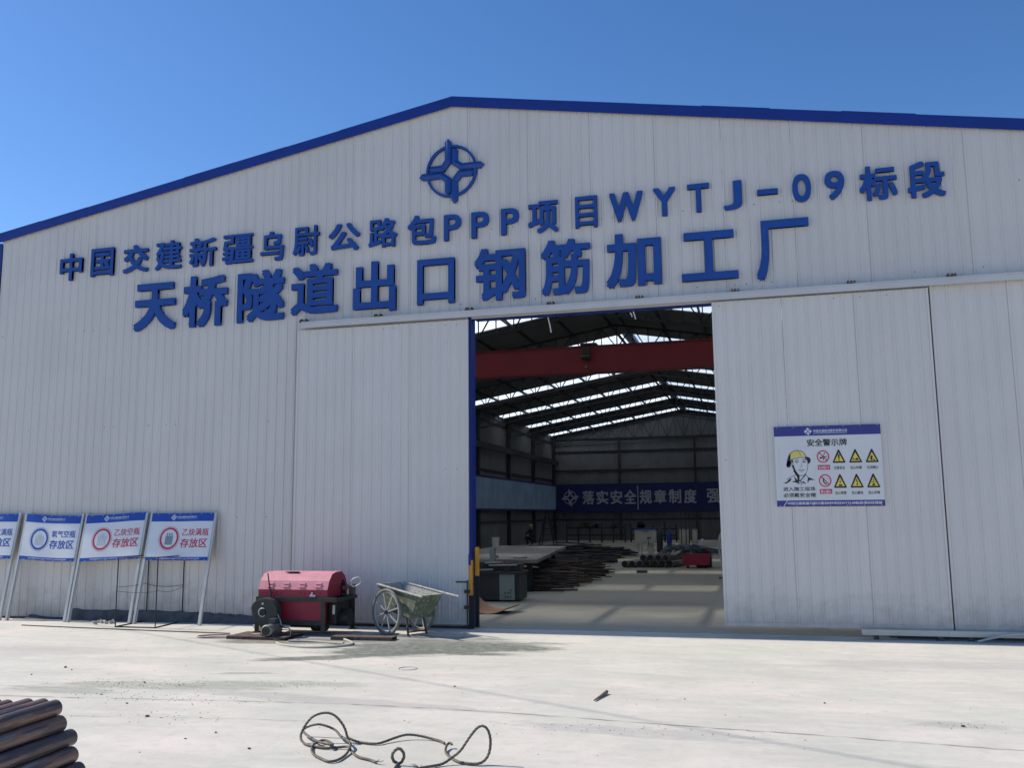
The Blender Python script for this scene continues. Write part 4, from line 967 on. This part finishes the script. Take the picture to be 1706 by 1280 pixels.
for k, (cc, zc, cap) in enumerate(((.455, .386, '禁止跨越上车'), (.463, .684, '禁止烟火'))):
    e = MB(); ringf(e, X(cc), Z(zc), .078, .083, .014, Y0-.0015); strokef(e, [(X(cc)-.05, Z(zc)+.054), (X(cc)+.05, Z(zc)-.054)], .012, Y0-.002); ps = e.obj('prohibition_sign', M['print_red'], sb)
    e = MB(); f_ = lambda a, b: (X(cc)+a, Z(zc)+b)
    if k == 0: fan(e, [f_(-.042, -.005), f_(-.008, -.005), f_(-.008, -.026), f_(-.042, -.026)], Y0-.0005); strokef(e, [f_(-.005, -.008), f_(.045, .0)], .010, Y0-.0005); strokef(e, [f_(.008, .018), f_(.004, -.046)], .009, Y0-.0005); strokef(e, [f_(.012, .03), f_(.025, .045)], .010, Y0-.0005)
    else: strokef(e, [f_(-.014, .03), f_(-.024, .0), f_(-.010, -.032), f_(.014, -.046)], .014, Y0-.0005); strokef(e, [f_(.03, .03), f_(.038, .02)], .006, Y0-.0005)
    e.obj('pictogram', M['print_black'], ps)
    e = MB(); fan(e, [(X(cc-.054), Z(zc+.163)), (X(cc+.060), Z(zc+.163)), (X(cc+.060), Z(zc+.105)), (X(cc-.054), Z(zc+.105))], Y0-.001); e.obj('red_label', M['print_red'], sb)
    e = MB(); text_into(e, cap, X(cc-.046), X(cc+.052), Z(zc+.153), Z(zc+.115), Y0-.002, .02); e.obj('label_print', M['print_white'], sb)
for q in range(7):
    for zz in (.012, .988): e = MB(); e.lathe([(.006, -.016), (.006, -.0125)], (X(.03+.94*q/6), 0, Z(zz)), 8, 'y'); e.obj('rivet', M['track'], sb)

# ------------------------------------------------------------------ interior banners
bn = thing('back_wall_banner', 'dark blue slogan banner with white characters hung across the back wall', 'banner', (-4.2, YB-.42, 1.75))
bx0, bx1 = -12.45+4.2, 3.8+4.2
mb = MB(); mb.box(bx0, bx1, 0, .02, 0, 1.78); mb.obj('cloth_panel', M['banner_navy'], bn)
chars = '落实安全规章制度'
def bxp(px): return -12.62+(px-925)*(10.2/270)+4.2
cw = 19.5
for i, ch in enumerate(chars):
    a = [973, 996.5, 1020, 1043, 1068.5, 1092, 1116, 1140.5][i]; e = MB(); text_into(e, ch, bxp(a), bxp(a+20), .50, 1.36, -.012, .03); e.obj('character', M['banner_text'], bn)
e = MB(); text_into(e, '强', bxp(1177), bxp(1197), .50, 1.36, -.012, .03); e.obj('character', M['banner_text'], bn)
e = MB(); flat_emblem(e, bxp(952), .93, .48, -.012); e.obj('emblem_print', M['banner_text'], bn)
e = MB(); e.box(bxp(1065.5)-.03, bxp(1065.5)+.03, -.014, -.002, .15, 1.6); e.obj('seam', M['banner_text'], bn)
bn2 = thing('side_wall_banner', 'pale blue plain banner hung along the left side wall', 'banner', (XL+.32, 34.6, 1.9))
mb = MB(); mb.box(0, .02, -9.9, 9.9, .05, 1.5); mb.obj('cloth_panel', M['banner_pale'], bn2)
mb = MB(); mb.box(-.01, .03, -9.9, 9.9, 1.501, 1.6); mb.box(-.01, .03, -9.9, 9.9, -.04, .049); mb.obj('border', M['banner_navy'], bn2)

# ------------------------------------------------------------------ interior: bending machine
bm_ = thing('bending_machine', 'dark steel bending machine with grey control cabinet just inside the left door', 'machine', (-4.9, 3.9, .012))
mb = MB(); mb.box(-.62, .13, 0, .75, .03, .50); mb.obj('dark_cabinet', M['cab_dark'], bm_, bevel=.006)
mb = MB(); mb.box(.131, .42, .0, .7, .03, .50); pn = mb.obj('control_cabinet', M['cab_grey'], bm_, bevel=.006)
mb = MB()
for (a, b) in ((.24, .16), (.29, .165), (.34, .165), (.355, .21), (.30, .09), (.35, .09), (.25, .09)): mb.lathe([(.013, -.012), (.013, .0)], (a, 0, b), 10, 'y')
mb.obj('button', M['black'], pn)
mb = MB(); mb.box(.421, .50, .05, .65, .03, .49); mb.obj('side_plate', M['cab_dark'], bm_)
mb = MB(); mb.box(-.62, .50, -.03, .78, .502, .545); mb.box(-.35, .05, -.08, -.03, .54, .56); mb.obj('table_top', M['cab_dark'], bm_, bevel=.004)
for (a, b, c, d, r_) in ((-.45, .15, .18, .70, .014), (-.35, .2, .5, .655, .012), (-.42, .0, .03, .575, .013), (-.1, .45, .1, .66, .012)):
    mb = MB(); mb.tube([(a, c, d), (b, c, d+.01)], r_, 8); mb.obj('shaft', M['alu'], bm_)
mb = MB(); mb.box(-.4, .48, .3, .5, .546, .68); mb.box(-.3, -.2, .1, .2, .546, .72); mb.box(.2, .3, .1, .22, .546, .70); mb.obj('tool_block', M['cab_dark'], bm_, bevel=.008)
mb = MB(); mb.lathe([(.025, 0), (.03, .01), (.03, .05), (.02, .06)], (.15, .15, .67), 12); mb.obj('copper_die', M['copper'], bm_)
mb = MB(); mb.box(-.16, -.06, .35, .45, .681, .98); mb.box(-.06, .0, .38, .42, .78, .84); mb.obj('post', M['cab_grey'], bm_, bevel=.004)
mb = MB(); mb.lathe([(.06, 0), (.062, .01), (.075, .18), (.08, .185)], (-.02, .4, .99), 16); tag(mb.obj('bucket', M['bucket']), 'dirty white plastic bucket on top of the bending machine post', 'bucket').location = (-4.93, 3.9, .012)
gp_ = thing('guard_post', 'narrow orange steel post standing at the left edge of the door opening', 'post', (-4.02, .0, 0))
mb = MB(); mb.box(-.02, .033, .03, .09, .74, 1.15); mb.obj('upper_cover', M['orange'], gp_, bevel=.005)
mb = MB(); mb.box(-.070, -.022, -.10, -.04, .47, .97); mb.obj('lower_cover', M['orange'], gp_, bevel=.005)
mb = MB(); mb.box(-.098, -.012, -.09, -.05, .0, .469); mb.box(-.015, .03, .04, .09, .012, .739); mb.box(-.05, .0, -.05, .04, .60, .64); mb.obj('post_base', M['black'], gp_)
mb = MB(); mb.lathe([(.014, -.012), (.020, -.012), (.020, 0)], (-.35, 0, .22), 10, 'y'); mb.obj('key_switch', M['print_white'], bm_)
# curved reddish offcut sheet on the floor
mb = MB(); N = 12; vs = []
for i in range(N+1):
    t = i/N; x = -.37+.74*t; zz = .012+.20*abs(t-.55)**2*4*(.55 if t > .55 else .8)
    vs += [(x, -.30, zz), (x+.1, .30, zz+.03)]
mb.add(vs, [(2*i, 2*i+2, 2*i+3, 2*i+1) for i in range(N)], True)
nb = len(vs); mb.add([(x, y, z+.006) for x, y, z in vs], [(2*i, 2*i+1, 2*i+3, 2*i+2) for i in range(N)], True)
o = mb.obj('curved_sheet', M['copper']); tag(o, 'curved reddish metal offcut lying on the floor just inside the door', 'metal sheet'); o.location = (-4.42, 2.05, .0)
# long steel plate bench and grey beam
tb = thing('plate_bench', 'long low bench topped with a grey steel plate along the left of the hall', 'bench', (-5.6, 9.0, .012))
def bench_poly(): return [(-4.45-1.3+.9, 0)]
Pt = [(-4.45, 5.6), (-5.50, 13.6), (-7.7, 14.3), (-7.4, 10.5), (-6.6, 5.8)]
Pt = [(x+5.6, y-9) for x, y in Pt]
mb = MB(); mb.prism(Pt, .62, .69, 'z'); mb.obj('plate_top', M['plate'], tb)
for (x, y) in ((-4.75, 6.2), (-6.3, 6.2), (-5.7, 12.8), (-7.2, 12.5)):
    mb = MB(); mb.box(x+5.6-.05, x+5.6+.05, y-9-.05, y-9+.05, 0, .619); mb.obj('leg', M['dark_steel'], tb)
mb = MB(); mb.box(-.5, .6, -3.45, -3.30, .50, .60); mb.obj('grey_beam', M['cab_grey'], tb, bevel=.004)
mb = MB(); mb.box(-2.6, -.52, -3.4, -3.3, .45, .619); mb.obj('side_board', M['bars'], tb)
mb = MB(); mb.tube([(-5.40, 7.6, .02), (-5.02, 6.4, .62)], .022, 8); tag(mb.obj('leaning_bar', M['alu']), 'pale steel bar leaning diagonally against the plate bench', 'bar')
mb = MB(); mb.lathe([(.13, 0), (.15, .02), (.13, .05), (.05, .055)], (0, 0, 0), 18); o = tag(mb.obj('grinding_disc', M['bucket']), 'pale round disc lying on the plate bench edge', 'disc'); o.location = (-4.95, 6.2, .703)
# rebar pile (many thin bars)
def bars_pile(n, cx, cy, sx, sy, h, L, ang, r_):
    mb = MB()
    for i in range(n):
        a = random.gauss(ang, .10); u = random.uniform(-1, 1); v = random.uniform(-1, 1)
        x = cx+u*sx; y = cy+v*sy; z = .03+h*random.random()*(1-.8*u*u)*(1-.6*v*v); l = L*random.uniform(.6, 1.1)/2
        dz = random.gauss(0, .05); c_, s2 = math.cos(a)*l, math.sin(a)*l
        mb.tube([(x-c_, y-s2, max(.02, z-dz)), (x, y, z+random.uniform(-.03, .03)), (x+c_, y+s2, max(.02, z+dz))], r_*random.uniform(.6, 1.4), 5)
    return mb
tag(bars_pile(300, -4.75, 9.4, .42, 3.2, .50, 1.15, R(10), .017).obj('rebar_pile', M['bars'], kind='stuff'), 'heap of dark brown steel bars on the floor right of the plate bench', 'steel bars')
tag(bars_pile(170, -6.6, 20, 1.2, 4.0, .55, 2.0, R(3), .035).obj('scrap_heap', M['dark_steel'], kind='stuff'), 'dark heap of steel stock further back on the left of the hall', 'steel stock')
# low ground bars by the pile
mb = MB(); mb.tube([(-4.8, 5.7, .03), (-3.95, 5.9, .03)], .012, 6); tag(mb.obj('loose_bar', M['alu']), 'single pale bar on the floor in front of the bar heap', 'bar')
# far left: frames and racks as dark silhouettes
def rack(label, x, y, w_, h, n):
    t = thing('pipe_rack', label, 'rack', (x, y, .012), 0, 'dark racks along the back left wall')
    for i in range(n):
        xx = -w_/2+w_*i/(n-1); mb = MB(); mb.box(xx-.04, xx+.04, -.04, .04, 0, h*random.uniform(.75, 1.0)); mb.obj('upright', M['dark_steel'], t)
    mb = MB(); mb.box(-w_/2, w_/2, .041, .09, h*.3, h*.36); mb.box(-w_/2, w_/2, .041, .09, h*.62, h*.68); mb.obj('shelf_beam', M['dark_steel'], t)
    for k in range(5):
        mb = MB(); xx = random.uniform(-w_/2, w_/2-.3); mb.box(xx, xx+random.uniform(.2, .5), -.3, .04, h*.681, h*.68+random.uniform(.1, .4)); mb.obj('stored_crate', M['bars'], t, bevel=.01)
rack('dark rack of steel parts below the back banner near the left corner', -9.2, 40, 3.4, 1.3, 6)
rack('dark rack of steel parts below the middle of the back banner', -6.0, 41, 2.6, 1.15, 5)
# step ladder
ld = thing('step_ladder', 'dark A shaped step ladder standing near the back left corner', 'ladder', (-11.15, 36, .012))
for s_ in (-1, 1):
    mb = MB(); mb.bar((s_*.42, -.2, 0), (s_*.06, 0, 1.75), .06); mb.bar((s_*.42, .5, 0), (s_*.06, .06, 1.75), .05); mb.obj('stile', M['dark_steel'], ld)
for k in range(5):
    z = .25+.3*k; hw2 = .42-.36*z/1.75; mb = MB(); mb.box(-hw2, hw2, -.2+.2*z/1.75-.03, -.2+.2*z/1.75+.05, z, z+.03); mb.obj('tread', M['dark_steel'], ld)
# squatting worker, skinned body
def person():
    t = thing('person', 'person in dark work clothes and pale helmet crouching far back at the left wall', 'person', (-12.0, 36.0, .012), R(-25))
    J = {'pelvis': (0, .05, .32), 'spine': (0, 0, .52), 'chest': (0, -.06, .72), 'neck': (0, -.08, .86), 'head': (0, -.10, .98), 'crown': (0, -.10, 1.04)}
    E_ = [('pelvis', 'spine'), ('spine', 'chest'), ('chest', 'neck'), ('neck', 'head'), ('head', 'crown')]
    Rr = {'pelvis': .14, 'spine': .13, 'chest': .14, 'neck': .055, 'head': .092, 'crown': .075}
    for s_, n_ in ((-1, 'l'), (1, 'r')):
        for nm, p, q, prev in (('hip', (s_*.10, .02, .30), .10, 'pelvis'), ('knee', (s_*.17, -.34, .46), .07, 'hip'), ('ankle', (s_*.15, -.16, .09), .048, 'knee'), ('toe', (s_*.17, -.32, .035), .035, 'ankle'),
                               ('sh', (s_*.18, -.06, .76), .065, 'chest'), ('elb', (s_*.24, -.26, .56), .045, 'sh'), ('wri', (s_*.12, -.44, .50), .032, 'elb'), ('hand', (s_*.08, -.51, .48), .03, 'wri')):
            J[nm+n_] = p; Rr[nm+n_] = q; E_.append((prev if prev in ('pelvis', 'chest') else prev+n_, nm+n_))
    ks = list(J); me = bpy.data.meshes.new('body'); me.from_pydata([J[k] for k in ks], [(ks.index(a), ks.index(b)) for a, b in E_], [])
    o = bpy.data.objects.new('body', me); COL.objects.link(o); sk = o.modifiers.new('skin', 'SKIN'); o.modifiers.new('s', 'SUBSURF').levels = 1
    for i, k in enumerate(ks): me.skin_vertices[0].data[i].radius = (Rr[k], Rr[k]); me.skin_vertices[0].data[i].use_root = (k == 'pelvis')
    dg = bpy.context.evaluated_depsgraph_get(); m2 = bpy.data.meshes.new_from_object(o.evaluated_get(dg)); bpy.data.objects.remove(o)
    m2.materials.clear(); m2.materials.append(M['cloth']); m2.materials.append(M['skin'])
    for p in m2.polygons:
        p.use_smooth = True; c_ = p.center
        if c_.z > .87 or (c_.y < -.455 and c_.z > .4): p.material_index = 1
    link('body', m2, t)
    mb = MB(); mb.lathe([(.135, 0), (.13, .006), (.112, .008), (.108, .05), (.08, .095), (.03, .115), (.002, .118)], (0, -.10, 1.01), 18); mb.obj('helmet', M['helmet'], t)
person()
# distribution cabinet on legs
ec = thing('electrical_cabinet', 'pale grey electrical cabinet on pipe legs standing mid floor at the back', 'cabinet', (-4.25, 22.6, .012))
mb = MB(); mb.box(-.43, .38, 0, .3, .50, 1.0); mb.obj('cabinet_box', M['bucket'], ec, bevel=.008)
mb = MB(); mb.box(-.44, .39, -.02, .32, 1.001, 1.06); mb.box(-.1, .1, -.03, -.001, .93, .95); mb.obj('blue_cap', M['print_blue'], ec)
for xx in (-.30, -.17): mb = MB(); mb.tube([(xx, .1, .5), (xx, .1, .2), (xx-.07, -.1, .0)], .022, 8); mb.obj('leg', M['alu'], ec)
mb = MB(); mb.box(.06, .27, .05, .2, 0, .499); mb.obj('cable_duct', M['bucket'], ec)
mb = MB(); mb.box(.04, .2, -.02, -.001, .68, .72); mb.tube([(.08, -.02, .69), (.1, -.05, .5), (.05, -.03, .3)], .01, 6); mb.obj('switch', M['black'], ec)
# gas cylinders and white cabinets at the back
def cyl(label, x, y, mt, h=1.0, r_=.10):
    t = thing('gas_cylinder', label, 'gas cylinder', (x, y, .012), 0, 'gas cylinders at the back of the hall')
    mb = MB(); mb.lathe([(r_*.95, 0), (r_, .02), (r_, h*.82), (r_*.8, h*.9), (r_*.35, h*.95), (r_*.3, h)], (0, 0, 0), 16); mb.obj('body', mt, t)
    mb = MB(); mb.lathe([(.03, h+.001), (.035, h+.03), (.02, h+.07)], (0, 0, 0), 8); mb.obj('valve', M['copper'], t)
cyl('blue gas cylinder standing between the grey cabinet and the white panels', -3.55, 24.5, M['blue_cyl'], .95)
cyl('dark gas cylinder standing left of the blue one', -3.95, 24.7, M['cab_dark'], .98, .12)
for i, (x, lb) in enumerate(((-2.98, 'wide grey white locker left of the pair behind the red tub'), (-2.56, 'narrow grey white locker right of the pair behind the red tub'))):
    t = thing('locker', lb, 'locker', (x, 24.6, .012), 0, 'pale lockers behind the red tub'); w_ = .19 if i == 0 else .10
    mb = MB(); mb.box(-w_, w_, 0, .35, .0, .98); mb.obj('locker_body', M['cab_grey'], t, bevel=.006)
    mb = MB(); mb.box(-w_+.015, w_-.015, -.012, -.001, .04, .94); mb.obj('locker_door', M['bucket'], t)
for x in (-3.08, -2.86, -2.74): 
    pass
t = thing('upright_pipes', 'thin dark upright pipes standing in front of the pale lockers', 'pipes', (-2.85, 23.8, .012))
for x in (-.16, .02, .14): mb = MB(); mb.tube([(x, 0, 0), (x+.01, 0, 1.9)], .018, 6); mb.obj('pipe', M['dark_steel'], t)
mb = MB(); mb.lathe([(.06, 0), (.07, .02), (.07, .22), (.05, .27), (.03, .30)], (0, 0, 0), 14); o = tag(mb.obj('white_canister', M['white_cyl']), 'small white canister standing right of the lockers above the red tub', 'canister'); o.location = (-1.72, 15.6, .55)
mb = MB(); mb.box(-.2, .25, -.15, .2, 0, .535); o = tag(mb.obj('tool_crate', M['cab_dark'], None, bevel=.01), 'dark steel crate under the white canister behind the red tub', 'crate'); o.location = (-1.72, 15.6, .012)
# row of pipes on the floor
pr_ = thing('stacked_pipe_row', 'row of short steel pipes laid side by side left of the red tub', 'pipes', (-3.1, 16.0, .012))
mbp = MB(); n = 14
mbp.lathe([(.105, -.9), (.105, .9)], (0, 0, 0), 18, 'y'); mbp.cur = 1; mbp.lathe([(.092, -.903), (.092, -.899)], (0, 0, 0), 18, 'y')  # dark end disc stands in for the shaded bore
pmesh = mbp.mesh('pipe', [M['plate'], M['grease']])
k = 0
for row, nn in ((0, 7), (1, 4)):
    for i in range(nn):
        link('pipe', pmesh, pr_, (-.70+i*.225+(.56 if row else 0), i*.012, .106+row*.185), (0, 0, R(-14)))
# red tub on castors with cables over it
tu = thing('red_tub', 'low red steel tub on small feet covered with grey cables', 'tub', (-1.88, 15.1, .012))
mb = MB(); mb.prism([(-.38, .09), (.36, .09), (.40, .42), (-.40, .42)], -.22, .25); mb.obj('tub_body', M['red'], tu, bevel=.01)
for (x, y) in ((-.26, -.16), (.26, -.16), (-.26, .18), (.26, .18)): mb = MB(); mb.lathe([(.05, -.02), (.05, .02)], (x, y, .05), 10, 'x'); mb.obj('castor', M['black'], tu)
mb = MB()
for k in range(26):
    x0 = random.uniform(-1.15, -.3); pts = [(x0, random.uniform(-.1, .4), random.uniform(.05, .25)+.2), (x0+.35, random.uniform(-.1, .3), random.uniform(.5, .66)), (x0+.8, random.uniform(-.15, .25), random.uniform(.44, .55)), (x0+1.15, random.uniform(-.15, .25), random.uniform(.3, .46))]
    mb.tube(smooth_path(pts, 4), random.uniform(.012, .022), 6)
o = tag(mb.obj('cable_bundle', M['cable_grey']), 'tangle of grey blue cables draped over the red tub', 'cables'); o.location = (-1.88, 15.2, .05)
o['kind'] = 'stuff'
# coil of hose by the right door
hc = thing('hose_coil', 'coil of pale blue hose hanging just inside the right door edge', 'hose coil', (-.93, 10.5, .78))
for k in range(6):
    mb = MB(); r_ = .20+.015*k; y = k*.035; pts = [(r_*.42*math.cos(a), y+random.uniform(-.004, .004), r_*1.35*math.sin(a)) for a in [2*math.pi*i/26 for i in range(26)]]
    mb.tube(pts, .012, 7, closed=True); mb.obj('turn', M['print_grey'], hc)
hs = thing('hose_stand', 'dark steel post stand carrying the pale hose coil', 'stand', (-.86, 10.75, .012))
mb = MB(); mb.box(-.03, .03, 0, .06, 0, 1.2); mb.box(-.2, .2, -.15, .2, -.0, .02); mb.box(-.02, .02, -.3, .0, 1.05, 1.09); mb.obj('post', M['dark_steel'], hs)
mb = MB(); mb.box(-.14, .14, -.09, .09, 0, .07); o = tag(mb.obj('steel_block', M['cab_dark'], None, bevel=.008), 'small dark block lying on the bright floor in front of the pipe row', 'block'); o.location = (-3.2, 12.7, .012)

# ------------------------------------------------------------------ pipe stack, bottom left
B_ = R(95); pu = Vector((-math.cos(B_), -math.sin(B_), 0)); pw = Vector((math.sin(B_), -math.cos(B_), 0))
top0 = Vector((-4.08, -8.19, .5)); PR = .0485
mb = MB(); mb.tube([(0, 0, 0), (0, 2.9, 0)], PR, 22, caps=False)
N = 22
mb.tube([(0, 0.0, 0), (0, 2.9, 0)], PR-.006, N, caps=False)
vs = []; 
for k in range(N):
    a = 2*math.pi*k/N
    vs += [(PR*math.cos(a), 0, PR*math.sin(a)), ((PR-.006)*math.cos(a), 0, (PR-.006)*math.sin(a))]
mb.add(vs, [(2*k, (2*k+2) % (2*N), (2*k+3) % (2*N), 2*k+1) for k in range(N)])
pip = mb.mesh('steel_pipe', M['pipe'])
ang = math.atan2(pu.y, pu.x)-math.pi/2
RZ = .084
ORD = ['topmost', 'second', 'third', 'fourth', 'fifth', 'lowest']
POS = ['at its open face', 'one in from its open face', 'two in from its open face', 'three in from its open face', 'four in from its open face', 'five in from its open face', 'six in from its open face', 'seven in from its open face', 'eight in from its open face', 'nine in from its open face']
for lay in range(6):
    for i in range(5+lay):
        p = top0 + pw*(PR*lay - 2*PR*i) - Vector((0, 0, RZ*lay)) + pu*random.uniform(-.03, .05)*(1 if (lay or i) else 0)
        o = link('steel_pipe', pip, None, p, (0, random.uniform(0, 6), ang))
        tag(o, 'brown steel pipe in the %s layer of the pile, %s' % (ORD[lay], POS[i]), 'pipe', 'steel pipes piled at the lower left')

# ------------------------------------------------------------------ wire rope slings
def wire_rope(paths, r_=.0088, name='wire_rope', label='', tails=()):
    t = MB()
    for pts in paths:
        P = smooth_path(pts, 7)
        # three twisted strands give the laid look
        L = 0; acc = [0]
        for i in range(1, len(P)): L += (P[i]-P[i-1]).length; acc.append(L)
        n = max(8, int(L/.008)); Q = []; j = 0
        for k in range(n+1):
            s_ = L*k/n
            while j < len(P)-2 and acc[j+1] < s_: j += 1
            f_ = (s_-acc[j])/max(1e-6, acc[j+1]-acc[j]); Q.append(P[j].lerp(P[j+1], min(1, f_)))
        px = None
        for st_ in range(3):
            S = []; px = None
            for k, p in enumerate(Q):
                d = (Q[min(k+1, n)]-Q[max(k-1, 0)]).normalized()
                if px is None: rf = Vector((0, 0, 1)) if abs(d.z) < .9 else Vector((1, 0, 0)); px = d.cross(rf).normalized()
                else: px = (px-d*px.dot(d)).normalized()
                py = d.cross(px); a = k*.62+st_*2.094; S.append(p+(px*math.cos(a)+py*math.sin(a))*r_*.5)
            t.tube(S, r_*.60, 6)
    for p, d in tails:
        for k in range(9):
            q = Vector(p); e_ = q+Vector(d)*random.uniform(.5, 1)+Vector((random.gauss(0, .012), random.gauss(0, .012), abs(random.gauss(0, .012)))); t.tube([q, e_], .0013, 4)
    o = t.obj(name, M['rope']); tag(o, label, 'wire rope'); return o
rope1 = [(-2.89,-6.68,.015),(-2.91,-6.66,.05),(-2.95,-6.64,.12),(-3.03,-6.62,.185),(-3.11,-6.62,.20),(-3.19,-6.64,.175),(-3.245,-6.66,.11),(-3.255,-6.70,.045),(-3.20,-6.75,.014),(-3.11,-6.80,.012),(-2.99,-6.83,.012),(-2.91,-6.80,.014),(-2.84,-6.80,.02),(-2.76,-6.90,.012),(-2.67,-7.0,.012),(-2.57,-7.05,.012),(-2.5,-7.1,.012)]
rope2 = [(-2.95,-6.85,.03),(-2.955,-6.80,.03),(-3.03,-6.72,.03),(-3.08,-6.70,.03),(-3.11,-6.75,.02),(-3.09,-6.85,.012),(-3.0,-7.0,.012),(-2.89,-7.1,.012),(-2.81,-7.15,.012),(-2.77,-7.1,.012),(-2.78,-6.95,.014),(-2.82,-6.8,.035),(-2.89,-6.7,.04),(-2.99,-6.6,.04),(-3.08,-6.5,.055),(-3.15,-6.5,.08),(-3.22,-6.5,.09),(-3.3,-6.5,.07),(-3.33,-6.52,.045),(-3.25,-6.6,.03),(-3.12,-6.72,.028),(-3.02,-6.78,.028),(-2.97,-6.8,.028)]
rope3 = [(-2.93,-6.6,.03),(-2.84,-6.62,.012),(-2.70,-6.64,.012),(-2.655,-6.58,.015),(-2.61,-6.5,.025),(-2.55,-6.44,.035),(-2.47,-6.42,.03),(-2.37,-6.42,.015),(-2.29,-6.46,.012),(-2.23,-6.52,.012)]
wire_rope([rope1, rope2, rope3], label='tangled steel wire rope with standing loops, left of the pair on the ground', tails=[((-2.5, -7.1, .012), (.05, -.01, .01))])
rope4 = [(-2.14,-6.62,.03),(-2.165,-6.60,.035),(-2.17,-6.65,.025),(-2.14,-6.75,.012),(-2.06,-6.88,.012),(-1.96,-6.98,.012),(-1.85,-7.0,.014),(-1.80,-6.98,.03),(-1.77,-6.96,.08),(-1.765,-6.95,.16),(-1.785,-6.95,.22),(-1.82,-6.95,.24),(-1.86,-6.95,.22),(-1.91,-6.95,.16),(-1.96,-6.98,.085),(-2.01,-7.0,.045),(-2.06,-7.05,.014),(-2.12,-7.12,.012),(-2.17,-7.17,.012)]
wire_rope([rope4], label='steel wire rope bent into one tall pointed loop, right of the pair', tails=[((-2.17, -7.17, .012), (-.04, -.03, .01))])
wire_rope([[(-2.35,-7.1,.012),(-2.38,-7.1,.03),(-2.385,-7.1,.07),(-2.35,-7.1,.105),(-2.32,-7.1,.095),(-2.305,-7.1,.06),(-2.325,-7.1,.02),(-2.34,-7.13,.012),(-2.3,-7.3,.012)]], .010, label='short eye of wire rope standing up between the two rope tangles')

# ------------------------------------------------------------------ small things on the ground
mb = MB(); mb.tube([(-1.46, -4.80, .012), (-1.44, -4.64, .013), (-1.41, -4.44, .02)], [.007, .011, .017], 7); tag(mb.obj('wood_stick', M['wood']), 'short brown stick lying alone on the yard right of centre', 'stick')
mb = MB(); mb.tube([(-3.69+.10*math.cos(2*math.pi*k/28), -3.50+.095*math.sin(2*math.pi*k/28), .002) for k in range(28)], .0045, 5, closed=True); tag(mb.obj('metal_ring', M['cement']), 'thin pale ring set flat in the yard concrete', 'ring')
STL = ['largest dark stone on the left of the yard, above the green stains', 'small dark stone just right of the largest one on the left', 'tiny dark stone furthest left on the yard', 'large dark stone right of the pipe pile', 'tiny dark stone between the pipe pile and the wire rope', 'flat dark crumb left of the rope tangle', 'dark stone lying between the two green stains', 'dark crumb just left of the lower rope loop', 'tiny dark stone right above the pipe pile', 'tiny dark stone in mid yard below the wet patch', 'dark speck of stone alone on the right side of the yard', 'dark stone by the pale scuff at the far right', 'tiny dark stone left of the green stains near the pipes', 'tiny dark stone between the stick and the wall']
SP = [(-7.42,-4.18,.016),(-7.24,-4.3,.010),(-7.44,-4.65,.008),(-4.92,-6.17,.015),(-4.04,-6.55,.010),(-4.15,-6.77,.008),(-5.96,-4.8,.012),(-3.53,-6.93,.012),(-5.44,-5.74,.010),(-2.87,-4.38,.010),(.45,-4.47,.010),(1.39,-5.15,.014),(-5.95,-5.43,.008),(-.71,-4.54,.007),(-3.9,-.98,.018)]
for i, (x, y, s_) in enumerate(SP):
    bm = bmesh.new(); bmesh.ops.create_icosphere(bm, subdivisions=1, radius=s_)
    for v in bm.verts: v.co = Vector((v.co.x*1.4, v.co.y, v.co.z*.6))*random.uniform(.7, 1.25)
    me = bpy.data.meshes.new('pebble'); bm.to_mesh(me); bm.free(); me.materials.append(M['rubble'] if i == 14 else M['stone'])
    o = link('pebble', me, None, (x, y, s_*.5), (0, 0, random.random()*3))
    if i == 14: tag(o, 'small white stone on the ground right of the handcart', 'stone')
    else: tag(o, STL[i], 'stone', 'dark stones scattered on the yard')
# grit scatter: uncountable crumbs
mb = MB()
for (cx, cy, sx, sy, n) in ((-5.9, -4.85, .8, .22, 160), (-5.3, -5.4, .9, .2, 120), (-4.4, -4.6, .4, .15, 60), (-1.0, -5.8, .9, .12, 60), (1.4, -5.15, .2, .1, 30), (-4.0, -2.0, 1.4, .6, 120), (-2, -5, 4, 2.2, 90), (-7, -2.8, 3, 1.2, 50), (-4.9, -6.1, .5, .2, 40)):
    for k in range(n):
        x = random.gauss(cx, sx*.6); y = random.gauss(cy, sy*.7); s_ = random.uniform(.0025, .007)
        mb.add([(x-s_, y-s_*.6, .0005), (x+s_, y-s_*.7, .0005), (x+s_*.3, y+s_, .0005), (x, y, s_*.9)], [(0, 1, 3), (1, 2, 3), (2, 0, 3)])
o = mb.obj('grit', M['stone'], kind='stuff'); tag(o, 'scatter of dark grit and crumbs across the yard concrete', 'grit')

# ------------------------------------------------------------------ overhead service cable (its shadow crosses the yard)
A_ = Vector((-23.0, 2.55, 7.5)); D_v = Vector((10.64, -5.68, 0)).normalized()
Bp = A_+D_v*31
def pole(p, lb):
    t = thing('utility_pole', lb, 'pole', (p.x, p.y, 0), 0, 'poles carrying the overhead cable')
    mb = MB(); mb.tube([(0, 0, 0), (0, 0, 7.9)], [.11, .08], 12); mb.obj('shaft', M['wood'], t)
    mb = MB(); mb.box(-.4, .4, -.03, .03, 7.42, 7.5); mb.obj('cross_arm', M['wood'], t)
pole(A_, 'wooden pole beyond the left end of the hall'); pole(Bp, 'wooden pole at the right of the yard')
mb = MB(); mb.tube([A_+D_v*31*t-Vector((0, 0, .15*math.sin(math.pi*t)-.03)) for t in [k/30 for k in range(31)]], .010, 6)
tag(mb.obj('overhead_cable', M['black']), 'black cable strung high across the yard between the poles', 'cable')
